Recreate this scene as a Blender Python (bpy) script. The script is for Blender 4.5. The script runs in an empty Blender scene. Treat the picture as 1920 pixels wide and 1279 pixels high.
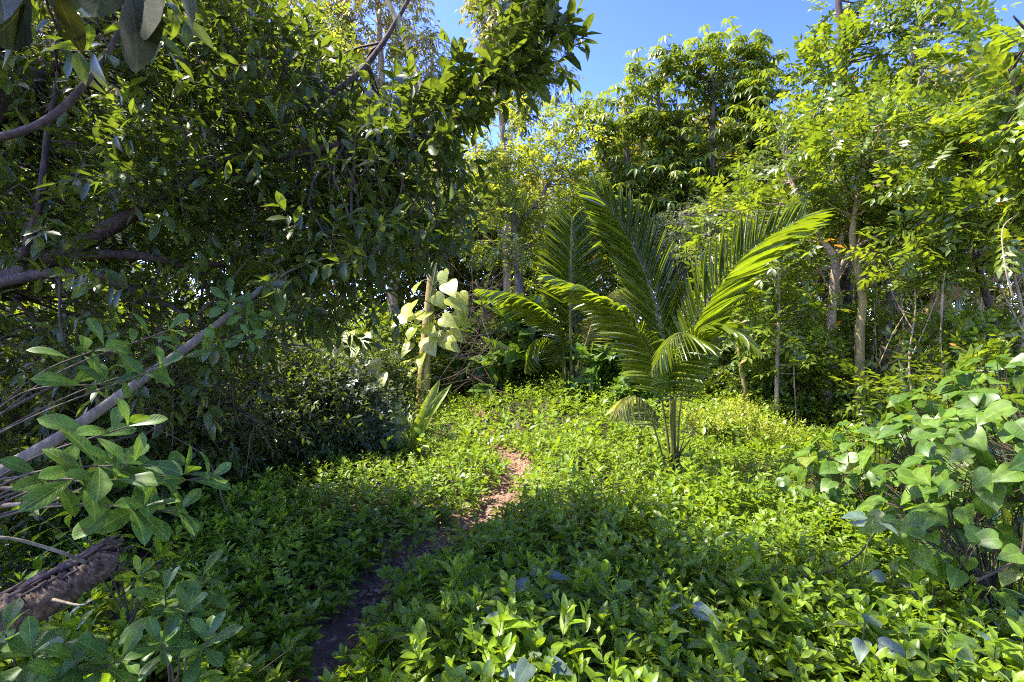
import bpy, math, random
import numpy as np
from mathutils import Vector

rng = np.random.default_rng(11)
random.seed(11)
C = bpy.context.scene
COL = C.collection

# ------------------------------------------------------------------ camera
F = 960.0; CX = 960.0; CY = 640.0; EYE = 1.6
cam = bpy.data.cameras.new("camera"); cam.sensor_width = 36.0; cam.lens = 18.0
cam.clip_start = 0.02; cam.clip_end = 600
camo = bpy.data.objects.new("camera", cam); COL.objects.link(camo)
camo.location = (0, 0, EYE); camo.rotation_euler = (math.radians(90), 0, 0)
C.camera = camo

# ------------------------------------------------------------------ sky, sun, exposure
TO_SUN = Vector((-0.50, 0.08, 0.84)).normalized()
SUN_EL = math.asin(TO_SUN.z); SUN_ROT = math.atan2(TO_SUN.x, TO_SUN.y)
w = bpy.data.worlds.new("World"); C.world = w; w.use_nodes = True
nt = w.node_tree
sky = nt.nodes.new("ShaderNodeTexSky"); sky.sky_type = 'NISHITA'; sky.sun_disc = False
sky.sun_elevation = SUN_EL; sky.sun_rotation = SUN_ROT
sky.air_density = 0.8; sky.dust_density = 0.8; sky.ozone_density = 3.0; sky.altitude = 300
bg = nt.nodes["Background"]; bg.inputs[1].default_value = 0.050
gam = nt.nodes.new("ShaderNodeGamma"); gam.inputs[1].default_value = 2.0      # a deep, saturated clear sky
nt.links.new(sky.outputs[0], gam.inputs[0]); mul = nt.nodes.new("ShaderNodeMix"); mul.data_type = 'RGBA'; mul.blend_type = 'MULTIPLY'; mul.inputs[0].default_value = 1; mul.inputs[7].default_value = (1, .70, .80, 1)
nt.links.new(gam.outputs[0], mul.inputs[6]); nt.links.new(mul.outputs[2], bg.inputs[0])
sl = bpy.data.lights.new("sun", 'SUN'); sl.energy = 2.6; sl.angle = math.radians(0.5); sl.color = (1.0, 0.94, 0.82)
so = bpy.data.objects.new("sun", sl); COL.objects.link(so)
so.rotation_euler = TO_SUN.to_track_quat('Z', 'Y').to_euler(); so.location = (-10, 3, 20)
C.view_settings.view_transform = 'Standard'; C.view_settings.look = 'None'
C.view_settings.exposure = 2.6; C.view_settings.gamma = 1.0
cy = C.cycles
cy.max_bounces = 10; cy.diffuse_bounces = 5; cy.glossy_bounces = 2; cy.transmission_bounces = 6
cy.caustics_reflective = False; cy.caustics_refractive = False
cy.sample_clamp_indirect = 4.0; cy.sample_clamp_direct = 12.0; cy.filter_width = 1.05; cy.use_denoising = False; cy.use_adaptive_sampling = False

# ------------------------------------------------------------------ helpers
def at(px, py, Y):
    return np.array([(px - CX) / F * Y, Y, EYE - (py - CY) / F * Y])

def unit(a):
    n = np.linalg.norm(a, axis=-1, keepdims=True); n[n < 1e-9] = 1
    return a / n

def rand_dir(n):
    return unit(rng.normal(size=(n, 3)))

def smooth_path(pts, n=24):
    """Catmull-Rom through the points."""
    P = np.array(pts, float)
    if len(P) < 3:
        t = np.linspace(0, 1, n)[:, None]; return P[0] * (1 - t) + P[-1] * t
    P = np.vstack([2 * P[0] - P[1], P, 2 * P[-1] - P[-2]])
    out = []; m = len(P) - 3; k = max(2, n // m)
    for i in range(m):
        a, b, c, d = P[i:i + 4]
        for t in np.linspace(0, 1, k, endpoint=(i == m - 1)):
            out.append(0.5 * (2 * b + (c - a) * t + (2 * a - 5 * b + 4 * c - d) * t * t + (3 * b - a - 3 * c + d) * t ** 3))
    return np.array(out)

# leaf outlines: rows of (u of the midrib, u of the edge, half width, edge lift)
def make_template(rows, fold=0.12):
    V = [(0, 0, 0)]
    for uc, us, hw, lift in rows:
        V += [(us, -hw, fold * hw + lift), (uc, 0, 0), (us, hw, fold * hw + lift)]
    V.append((1, 0, 0)); T = []; n = len(rows)
    T += [(0, 2, 1), (0, 3, 2)]
    for i in range(n - 1):
        a = 1 + 3 * i; b = a + 3
        T += [(a, a + 1, b + 1), (a, b + 1, b), (a + 1, a + 2, b + 2), (a + 1, b + 2, b + 1)]
    a = 1 + 3 * (n - 1); e = len(V) - 1
    T += [(a, a + 1, e), (a + 1, a + 2, e)]
    return np.array(V, float), np.array(T, int)

LO = make_template([(.45, .45, .5, 0)])
MID = make_template([(.18, .18, .30, 0), (.48, .48, .5, .01), (.78, .78, .34, 0)])
HI = make_template([(.07, .07, .12, 0), (.2, .2, .33, .012), (.36, .36, .47, -.006), (.54, .54, .5, .012),
                    (.71, .71, .42, -.004), (.85, .85, .28, .008), (.94, .94, .14, 0)])
OBO_ROWS = ([(.12, .12, .10, 0), (.3, .3, .26, .01), (.5, .5, .42, -.004), (.66, .66, .5, .01),
                     (.8, .8, .45, 0), (.92, .92, .26, 0)])
def make_template5(rows, fold=.1):
    V = [(0, 0, 0)]; n = len(rows); T = []
    for i, (uc, us, hw, lift) in enumerate(rows):
        for k, q in enumerate((-1, -.5, 0, .5, 1)):
            a = abs(q); V.append((uc + (us - uc) * a ** 2, q * hw, fold * hw * a * (1.5 - a) + lift * a * (1 if k < 2 else -.6)))
    V.append((1, 0, 0)); e = len(V) - 1
    for k in range(4): T.append((0, 2 + k, 1 + k))
    for i in range(n - 1):
        for k in range(4):
            a = 1 + 5 * i + k; b = a + 5; T += [(a, a + 1, b + 1), (a, b + 1, b)]
    for k in range(4): T.append((e - 5 + k, e - 4 + k, e))
    return np.array(V, float), np.array(T, int)
OBO = make_template5(OBO_ROWS, .2)
HEART = make_template5([(.03, -.06, .22, -.01), (.10, .02, .39, 0), (.22, .16, .49, .015), (.40, .36, .46, 0),
                       (.6, .57, .34, .02), (.78, .76, .20, 0), (.91, .90, .08, 0)], fold=.22)
HEARTLO = make_template([(.05, -.1, .38, 0), (.3, .24, .5, .02), (.65, .62, .3, 0)], fold=.16)
STRIP = make_template([(.15, .15, .42, 0), (.4, .4, .5, 0), (.62, .62, .42, 0), (.82, .82, .26, 0)], fold=.2)
TINY = (np.array([(0, 0, 0), (.45, -.5, .04), (1, 0, 0), (.45, .5, .04)], float), np.array([(0, 2, 1), (0, 3, 2)], int))

class Geo:
    def __init__(s):
        s.V = []; s.T = []; s.UV = []; s.tint = []; s.mi = []; s.n = 0
    def raw(s, V, T, UV, tint, mi):
        s.V.append(V); s.T.append(T + s.n); s.UV.append(UV); s.tint.append(tint); s.mi.append(np.full(len(T), mi, np.int32)); s.n += len(V)
    def leaves(s, P, D, N, L, W, tmpl=LO, tint=None, bend=None, mi=0):
        n = len(P)
        if n == 0: return
        L = np.broadcast_to(np.asarray(L, float), (n,)); W = np.broadcast_to(np.asarray(W, float), (n,))
        if tint is None: tint = rng.random(n)
        if bend is None: bend = rng.normal(.16, .12, n)
        D = unit(D); S = unit(np.cross(D, N)); N = np.cross(S, D)
        tv, tt = tmpl; m = len(tv)
        u, v, ww = tv[:, 0], tv[:, 1], tv[:, 2]
        twist = rng.normal(0, .12, n)
        lift = (ww[None, :] - bend[:, None] * (u ** 2)[None, :] + twist[:, None] * v * u) * L[:, None]
        # shorten along D as the leaf bends
        ulen = (u[None, :] - .35 * (bend[:, None] ** 2) * (u ** 3)[None, :]) * L[:, None]
        V = P[:, None, :] + ulen[..., None] * D[:, None, :] + (v[None, :] * W[:, None])[..., None] * S[:, None, :] + lift[..., None] * N[:, None, :]
        T = (tt[None] + (np.arange(n) * m)[:, None, None]).reshape(-1, 3)
        UV = np.tile(np.stack([v + .5, u], 1), (n, 1))
        s.raw(V.reshape(-1, 3), T, UV, np.repeat(tint, len(tt)), mi)
    def prisms(s, P0, P1, r0, r1, mi=1, tint=.5):
        n = len(P0)
        if n == 0: return
        r0 = np.broadcast_to(np.asarray(r0, float), (n,)); r1 = np.broadcast_to(np.asarray(r1, float), (n,))
        D = unit(P1 - P0); A = unit(np.cross(D, np.array([.31, .52, .79]))); B = np.cross(D, A)
        ang = np.arange(3) * 2 * math.pi / 3
        ring = np.cos(ang)[None, :, None] * A[:, None, :] + np.sin(ang)[None, :, None] * B[:, None, :]
        V = np.concatenate([P0[:, None] + ring * r0[:, None, None], P1[:, None] + ring * r1[:, None, None]], 1)
        t = np.array([(0, 1, 4), (0, 4, 3), (1, 2, 5), (1, 5, 4), (2, 0, 3), (2, 3, 5)])
        T = (t[None] + (np.arange(n) * 6)[:, None, None]).reshape(-1, 3)
        uv = np.tile(np.array([(0, 0), (.33, 0), (.66, 0), (0, 1), (.33, 1), (.66, 1)], float), (n, 1))
        s.raw(V.reshape(-1, 3), T, uv, np.full(len(T), tint), mi)
    def tube(s, pts, r0, r1, sides=8, mi=0, n=20, bump=.06, ex=1.0, tint=.5):
        P = smooth_path(pts, n); m = len(P)
        t = np.linspace(0, 1, m); R = r0 + (r1 - r0) * t ** ex
        Tn = unit(np.gradient(P, axis=0))
        A = np.zeros_like(P); a = np.cross(Tn[0], [.2, .9, .3]); a /= np.linalg.norm(a)
        for i in range(m):
            a = a - Tn[i] * a.dot(Tn[i]); a /= np.linalg.norm(a); A[i] = a
        B = np.cross(Tn, A); ang = np.arange(sides) * 2 * math.pi / sides
        wob = 1 + rng.normal(0, bump, (m, sides))
        ring = (np.cos(ang)[None, :, None] * A[:, None] + np.sin(ang)[None, :, None] * B[:, None]) * (R[:, None] * wob)[..., None]
        V = (P[:, None] + ring).reshape(-1, 3)
        idx = np.arange(m * sides).reshape(m, sides); nx = np.roll(idx, -1, 1)
        a0, b0, c0, d0 = idx[:-1], nx[:-1], nx[1:], idx[1:]
        T = np.concatenate([np.stack([a0, b0, c0], -1).reshape(-1, 3), np.stack([a0, c0, d0], -1).reshape(-1, 3)])
        V = np.vstack([V, P[-1:] + Tn[-1:] * R[-1] * .8, P[:1]])
        e = m * sides
        T = np.vstack([T, np.stack([idx[-1], nx[-1], np.full(sides, e)], 1), np.stack([nx[0], idx[0], np.full(sides, e + 1)], 1)])
        uv = np.zeros((len(V), 2)); uv[:e, 0] = np.tile(ang / 6.28, m); uv[:e, 1] = np.repeat(t, sides)
        s.raw(V, T, uv, np.full(len(T), tint), mi)
        return P
    def build(s, name, mats, parent=None, origin=(0, 0, 0)):
        V = np.concatenate(s.V) - np.array(origin, float)[None]
        T = np.concatenate(s.T); UV = np.concatenate(s.UV); ti = np.concatenate(s.tint); mi = np.concatenate(s.mi)
        me = bpy.data.meshes.new(name); nT = len(T)
        me.vertices.add(len(V)); me.vertices.foreach_set("co", V.astype(np.float32).ravel())
        me.loops.add(nT * 3); me.loops.foreach_set("vertex_index", T.astype(np.int32).ravel())
        me.polygons.add(nT); me.polygons.foreach_set("loop_start", np.arange(0, nT * 3, 3, dtype=np.int32))
        me.polygons.foreach_set("material_index", mi)
        me.polygons.foreach_set("use_smooth", np.ones(nT, bool))
        uvl = me.uv_layers.new(name="UVMap"); uvl.data.foreach_set("uv", UV[T.ravel()].astype(np.float32).ravel())
        at_ = me.attributes.new("tint", 'FLOAT', 'FACE'); at_.data.foreach_set("value", ti.astype(np.float32))
        me.update(calc_edges=True); me.validate()
        for m in (mats if isinstance(mats, (list, tuple)) else [mats]): me.materials.append(m)
        o = bpy.data.objects.new(name, me); COL.objects.link(o)
        if parent is not None: o.parent = parent
        return o

def tag(o, label, cat, group=None, kind=None):
    o['label'] = label; o['category'] = cat
    if group: o['group'] = group
    if kind: o['kind'] = kind
    return o

def thing(name, label, cat, loc, group=None):
    o = bpy.data.objects.new(name, None); o.empty_display_size = .2; COL.objects.link(o)
    o.location = tuple(loc); return tag(o, label, cat, group)

def clone(root, loc, rotz, sc, label, group=None):
    r = root.copy(); COL.objects.link(r); r.location = tuple(loc); r.rotation_euler = (0, 0, rotz); r.scale = (sc,) * 3
    r['label'] = label
    if group: r['group'] = group
    for ch in list(root.children):
        c = ch.copy(); COL.objects.link(c); c.parent = r
        for g in list(ch.children):
            d = g.copy(); COL.objects.link(d); d.parent = c
    return r

# ------------------------------------------------------------------ materials
def leaf_mat(name, dark, light, odd=None, odd_at=.93, rough=.38, trans=.35, tcol=None, vein=.0, spec=.5, noise=.35):
    m = bpy.data.materials.new(name); m.use_nodes = True; t = m.node_tree; n = t.nodes; L = t.links
    p = n["Principled BSDF"]; out = n["Material Output"]
    a = n.new("ShaderNodeAttribute"); a.attribute_name = "tint"
    cr = n.new("ShaderNodeValToRGB"); e = cr.color_ramp.elements
    e[0].position = 0; e[0].color = (*dark, 1); e[1].position = .85 if odd else 1; e[1].color = (*light, 1)
    if odd:
        k = e.new(odd_at); k.color = (*light, 1)
        k = e.new(min(1, odd_at + .04)); k.color = (*odd, 1)
    L.new(a.outputs["Fac"], cr.inputs[0]); col = cr.outputs[0]
    if noise:
        g = n.new("ShaderNodeNewGeometry"); no = n.new("ShaderNodeTexNoise"); no.inputs["Scale"].default_value = 26; no.inputs["Detail"].default_value = 3
        L.new(g.outputs["Position"], no.inputs["Vector"])
        mr = n.new("ShaderNodeMapRange"); mr.inputs[1].default_value = .3; mr.inputs[2].default_value = .7
        mr.inputs[3].default_value = 1 - noise; mr.inputs[4].default_value = 1 + noise
        L.new(no.outputs["Fac"], mr.inputs[0])
        mx = n.new("ShaderNodeMix"); mx.data_type = 'RGBA'; mx.blend_type = 'MULTIPLY'; mx.inputs[0].default_value = 1
        cc = n.new("ShaderNodeCombineColor"); 
        for i in range(3): L.new(mr.outputs[0], cc.inputs[i])
        L.new(col, mx.inputs[6]); L.new(cc.outputs[0], mx.inputs[7]); col = mx.outputs[2]
    if vein:
        uv = n.new("ShaderNodeUVMap"); sx = n.new("ShaderNodeSeparateXYZ"); L.new(uv.outputs[0], sx.inputs[0])
        def math_(op, x, y=None):
            k = n.new("ShaderNodeMath"); k.operation = op
            for i, z in enumerate((x, y)):
                if z is None: continue
                if isinstance(z, (int, float)): k.inputs[i].default_value = z
                else: L.new(z, k.inputs[i])
            return k.outputs[0]
        d = math_('ABSOLUTE', math_('SUBTRACT', sx.outputs[0], .5))
        mid = math_('LESS_THAN', d, .022)
        side = math_('LESS_THAN', math_('FRACT', math_('MULTIPLY', math_('SUBTRACT', sx.outputs[1], math_('MULTIPLY', d, .55)), 9.0)), .10)
        vv = math_('MAXIMUM', mid, math_('MULTIPLY', side, .55))
        mx2 = n.new("ShaderNodeMix"); mx2.data_type = 'RGBA'; L.new(math_('MULTIPLY', vv, vein), mx2.inputs[0])
        L.new(col, mx2.inputs[6]); mx2.inputs[7].default_value = (.22, .30, .07, 1); col = mx2.outputs[2]
        bp = n.new("ShaderNodeBump"); bp.inputs["Strength"].default_value = .35; bp.inputs["Distance"].default_value = .002
        L.new(vv, bp.inputs["Height"]); bp.invert = True; L.new(bp.outputs[0], p.inputs["Normal"])
    if vein:
        n3 = n.new("ShaderNodeTexNoise"); n3.inputs["Scale"].default_value = 60; n3.inputs["Detail"].default_value = 2; L.new(g.outputs["Position"], n3.inputs["Vector"])
        sp_ = n.new("ShaderNodeMapRange"); sp_.inputs[1].default_value = .68; sp_.inputs[2].default_value = .73; sp_.inputs[4].default_value = .75; L.new(n3.outputs["Fac"], sp_.inputs[0])
        mx3 = n.new("ShaderNodeMix"); mx3.data_type = 'RGBA'; L.new(sp_.outputs[0], mx3.inputs[0]); L.new(col, mx3.inputs[6]); mx3.inputs[7].default_value = (.13, .085, .025, 1); col = mx3.outputs[2]
    L.new(col, p.inputs["Base Color"]); p.inputs["Roughness"].default_value = rough
    p.inputs["Specular IOR Level"].default_value = spec
    tr = n.new("ShaderNodeBsdfTranslucent"); hs = n.new("ShaderNodeMix"); hs.data_type = 'RGBA'; hs.blend_type = 'MULTIPLY'; hs.inputs[0].default_value = 1
    L.new(col, hs.inputs[6]); hs.inputs[7].default_value = (*(tcol or (2.6, 2.3, .9)), 1); L.new(hs.outputs[2], tr.inputs[0])
    ms = n.new("ShaderNodeMixShader"); ms.inputs[0].default_value = trans
    L.new(p.outputs[0], ms.inputs[1]); L.new(tr.outputs[0], ms.inputs[2]); L.new(ms.outputs[0], out.inputs[0])
    return m

def bark_mat(name, c1, c2, scale=14, rough=.85, stretch=.25, bump=.6):
    m = bpy.data.materials.new(name); m.use_nodes = True; t = m.node_tree; n = t.nodes; L = t.links
    p = n["Principled BSDF"]
    g = n.new("ShaderNodeNewGeometry"); mp = n.new("ShaderNodeMapping"); mp.inputs["Scale"].default_value = (1, 1, stretch)
    L.new(g.outputs["Position"], mp.inputs[0])
    no = n.new("ShaderNodeTexNoise"); no.inputs["Scale"].default_value = scale; no.inputs["Detail"].default_value = 6; no.inputs["Roughness"].default_value = .7
    L.new(mp.outputs[0], no.inputs["Vector"])
    cr = n.new("ShaderNodeValToRGB"); e = cr.color_ramp.elements
    e[0].position = .35; e[0].color = (*c1, 1); e[1].position = .66; e[1].color = (*c2, 1)
    L.new(no.outputs["Fac"], cr.inputs[0]); L.new(cr.outputs[0], p.inputs["Base Color"])
    bp = n.new("ShaderNodeBump"); bp.inputs["Strength"].default_value = bump; bp.inputs["Distance"].default_value = .02
    L.new(no.outputs["Fac"], bp.inputs["Height"]); L.new(bp.outputs[0], p.inputs["Normal"])
    p.inputs["Roughness"].default_value = rough
    return m

ORANGE = (.42, .16, .03); YELL = (.40, .33, .04); BROWN = (.16, .08, .03)
M = {}
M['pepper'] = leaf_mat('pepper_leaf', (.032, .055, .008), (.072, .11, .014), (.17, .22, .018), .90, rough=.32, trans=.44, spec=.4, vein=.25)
M['near'] = leaf_mat('near_leaf', (.042, .098, .013), (.080, .150, .019), None, rough=.42, trans=.30, vein=.55, spec=.35)
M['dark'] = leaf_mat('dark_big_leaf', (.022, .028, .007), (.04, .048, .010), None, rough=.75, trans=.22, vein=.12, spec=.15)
M['cover'] = leaf_mat('cover_leaf', (.10, .18, .009), (.185, .275, .014), (.30, .36, .03), .96, rough=.32, trans=.34, vein=.35, spec=.38)
M['feather'] = leaf_mat('feather_leaf', (.07, .12, .009), (.15, .21, .016), ORANGE, .96, rough=.36, trans=.40)
M['yellowgreen'] = leaf_mat('yellowgreen_leaf', (.12, .175, .02), (.23, .275, .04), (.36, .26, .05), .96, rough=.4, trans=.42)
M['umbrella'] = leaf_mat('umbrella_leaf', (.065, .115, .011), (.15, .20, .018), YELL, .955, rough=.32, trans=.45)
M['gum'] = leaf_mat('gum_leaf', (.13, .145, .03), (.27, .27, .08), (.28, .17, .06), .95, rough=.4, trans=.3)
M['shrub'] = leaf_mat('shrub_leaf', (.075, .125, .009), (.15, .21, .014), YELL, .975, rough=.36, trans=.36)
M['greyleaf'] = leaf_mat('grey_leaf', (.055, .085, .04), (.11, .145, .07), None, rough=.42, trans=.25)
M['heart'] = leaf_mat('heart_leaf', (.052, .118, .010), (.108, .185, .018), (.34, .30, .05), .975, rough=.38, trans=.34, vein=.45, spec=.35)
M['blue'] = leaf_mat('bluish_leaf', (.085, .13, .08), (.125, .17, .11), None, rough=.36, trans=.22, vein=.4)
M['pothos'] = leaf_mat('pothos_leaf', (.21, .265, .02), (.35, .37, .05), None, rough=.35, trans=.38, vein=.3)
M['palm'] = leaf_mat('palm_leaflet', (.09, .135, .010), (.15, .195, .016), None, rough=.22, trans=.40, spec=.9, tcol=(2.6, 2.5, .7), noise=.12)
M['palmdry'] = leaf_mat('palm_pale_leaflet', (.16, .20, .06), (.26, .28, .10), None, rough=.4, trans=.35)
M['herb'] = leaf_mat('herb_leaf', (.17, .24, .018), (.33, .38, .05), None, rough=.4, trans=.4)
M['forest'] = leaf_mat('forest_leaf', (.07, .09, .009), (.16, .175, .016), YELL, .97, rough=.42, trans=.36)
M['litter'] = leaf_mat('dead_leaf', (.16, .09, .05), (.42, .29, .17), None, rough=.7, trans=.1)
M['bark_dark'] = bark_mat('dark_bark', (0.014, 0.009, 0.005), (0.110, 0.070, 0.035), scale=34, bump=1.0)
M['bark_grey'] = bark_mat('grey_bark', (0.090, 0.070, 0.040), (0.240, 0.200, 0.115), scale=22)
M['bark_pale'] = bark_mat('pale_bark', (0.220, 0.150, 0.072), (0.550, 0.420, 0.216), scale=18)
M['bark_yel'] = bark_mat('yellow_bark', (0.200, 0.140, 0.036), (0.440, 0.340, 0.101), scale=14)
M['twig'] = bark_mat('twig_bark', (0.030, 0.021, 0.010), (0.100, 0.070, 0.032), scale=30, bump=.2)
M['greenstem'] = bark_mat('green_stem', (0.060, 0.090, 0.011), (0.130, 0.150, 0.022), scale=30, bump=.1, rough=.5)
M['petiole'] = bark_mat('palm_petiole', (0.100, 0.105, 0.012), (0.210, 0.185, 0.025), scale=20, bump=.1, rough=.4)
M['wood'] = bark_mat('broken_wood', (0.035, 0.020, 0.009), (0.260, 0.165, 0.072), scale=55, stretch=.6, bump=1.0)
M['fibre'] = bark_mat('palm_fibre', (0.030, 0.024, 0.007), (0.130, 0.095, 0.029), scale=40, bump=.5)

def soil_mat(name, c1, c2, c3):
    m = bpy.data.materials.new(name); m.use_nodes = True; t = m.node_tree; n = t.nodes; L = t.links
    p = n["Principled BSDF"]; g = n.new("ShaderNodeNewGeometry")
    a = n.new("ShaderNodeTexNoise"); a.inputs["Scale"].default_value = 5; a.inputs["Detail"].default_value = 8; a.inputs["Roughness"].default_value = .75
    b = n.new("ShaderNodeTexNoise"); b.inputs["Scale"].default_value = 70; b.inputs["Detail"].default_value = 4
    for x in (a, b): L.new(g.outputs["Position"], x.inputs["Vector"])
    cr = n.new("ShaderNodeValToRGB"); e = cr.color_ramp.elements
    e[0].position = .35; e[0].color = (*c1, 1); e[1].position = .68; e[1].color = (*c3, 1); k = e.new(.5); k.color = (*c2, 1)
    mx = n.new("ShaderNodeMath"); mx.operation = 'MULTIPLY_ADD'; L.new(b.outputs["Fac"], mx.inputs[0]); mx.inputs[1].default_value = .45
    sb = n.new("ShaderNodeMath"); sb.operation = 'SUBTRACT'; L.new(a.outputs["Fac"], sb.inputs[0]); sb.inputs[1].default_value = .22
    L.new(sb.outputs[0], mx.inputs[2]); L.new(mx.outputs[0], cr.inputs[0]); L.new(cr.outputs[0], p.inputs["Base Color"])
    bp = n.new("ShaderNodeBump"); bp.inputs["Strength"].default_value = .9; bp.inputs["Distance"].default_value = .02
    L.new(mx.outputs[0], bp.inputs["Height"]); L.new(bp.outputs[0], p.inputs["Normal"]); p.inputs["Roughness"].default_value = .9
    return m
M['soil'] = soil_mat('forest_soil', (.022, .016, .010), (.05, .034, .02), (.09, .06, .036))
M['path'] = soil_mat('trodden_earth', (.12, .066, .034), (.19, .107, .056), (.27, .16, .088))

# ------------------------------------------------------------------ ground and path
def sstep(a, b, x):
    t = np.clip((np.asarray(x, float) - a) / (b - a), 0, 1); return t * t * (3 - 2 * t)

def gz(x, y):
    x = np.asarray(x, float); y = np.asarray(y, float)
    z = .30 * sstep(6.5, 11.5, y) * sstep(-1.5, .8, x) + .10 * sstep(7, 14, y)
    z = z + .14 * np.exp(-((x + 1.5) / .8) ** 2 - ((y - 5.6) / 1.6) ** 2) + .10 * np.exp(-((x - 1.1) / .7) ** 2 - ((y - 7.6) / 1.2) ** 2)
    z = z + .05 * np.sin(x * 1.7 + 1.1) * np.sin(y * 1.3) + .03 * np.sin(x * 4.1 + y * 2.7)
    return z

PATH = smooth_path([(-.95, .6), (-.90, 1.6), (-.86, 2.4), (-.88, 3.0), (-.80, 3.4), (-.62, 3.8), (-.33, 4.5), (.0, 5.5), (.07, 6.2), (-.10, 7.2), (-.45, 8.6), (-.62, 10), (-1.0, 12.5), (-1.6, 15)], 160)
def path_dist(x, y):
    q = np.stack([x, y], -1)
    return np.sqrt(((q[..., None, :] - PATH) ** 2).sum(-1)).min(-1)
def path_w(y):
    y = np.asarray(y, float); return .135 + .03 * np.sin(y * 3.1) - .0 * sstep(3.3, 3.9, y) * (1 - sstep(4.8, 5.4, y)) - .16 * sstep(6.9, 8.2, y)

def grid_mesh(name, X, Y, Z, mat):
    m, n = X.shape; V = np.stack([X, Y, Z], -1).reshape(-1, 3)
    idx = np.arange(m * n).reshape(m, n); a, b, c, d = idx[:-1, :-1], idx[:-1, 1:], idx[1:, 1:], idx[1:, :-1]
    T = np.concatenate([np.stack([a, b, c], -1).reshape(-1, 3), np.stack([a, c, d], -1).reshape(-1, 3)])
    g = Geo(); g.raw(V, T, np.zeros((len(V), 2)), np.zeros(len(T)), 0)
    return g.build(name, mat)

xs = np.concatenate([np.linspace(-160, -14, 20), np.linspace(-13.8, 13.8, 150), np.linspace(14, 160, 20)])
ys = np.concatenate([np.linspace(-160, -3, 20), np.linspace(-2.8, 18, 150), np.linspace(18.5, 240, 30)])
gx, gy = np.meshgrid(xs, ys)
gzz = gz(gx, gy) - .16 * (1 - sstep(.15, .60, path_dist(gx, gy)))
ground = grid_mesh('ground', gx, gy, gzz, M['soil'])
tag(ground, 'dark forest soil under the plants', 'ground', kind='structure')
t = np.linspace(-1, 1, 9); tan = unit(np.gradient(PATH, axis=0)); nor = np.stack([tan[:, 1], -tan[:, 0]], 1)
pw = (1 - .55 * sstep(6.6, 8.5, PATH[:, 1])) * .34 + .05 * np.sin(np.arange(len(PATH)) * .37) + .03 * np.sin(np.arange(len(PATH)) * 1.1)
px_ = PATH[:, None, 0] + nor[:, None, 0] * t[None] * pw[:, None]; py_ = PATH[:, None, 1] + nor[:, None, 1] * t[None] * pw[:, None]
pz_ = gz(px_, py_) + .012 - .03 * (1 - np.abs(t)[None] ** 2) + rng.normal(0, .006, px_.shape) - .05 * (1 - sstep(.12, .4, np.abs(t)[None] * pw[:, None])) + .02
path = grid_mesh('path', px_, py_, pz_, M['path']); tag(path, 'narrow reddish brown dirt footpath winding through the plants', 'path', kind='structure')

# dead leaves on the path
g = Geo(); n = 1100
k = rng.integers(5, 110, n); off = rng.normal(0, .16, n)
P = np.stack([PATH[k, 0] + off, PATH[k, 1] + rng.normal(0, .06, n), np.zeros(n)], 1); P[:, 2] = gz(P[:, 0], P[:, 1]) - .005
D = rand_dir(n); D[:, 2] *= .15
g.leaves(P, D, np.array([[0, 0, 1.]]) + rng.normal(0, .25, (n, 3)), rng.uniform(.025, .07, n), rng.uniform(.015, .03, n), MID, bend=rng.normal(0, .3, n))
Dt = rand_dir(120); Dt[:, 2] *= .1; Pt = P[:120] + np.array([0, 0, .012])
g.prisms(Pt, Pt + Dt * rng.uniform(.05, .2, (120, 1)), .0025, .0015, mi=1)
tag(g.build('leaf_litter', [M['litter'], M['twig']]), 'brown dead leaves and bits of twig scattered on the footpath', 'leaf litter', kind='stuff')

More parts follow.
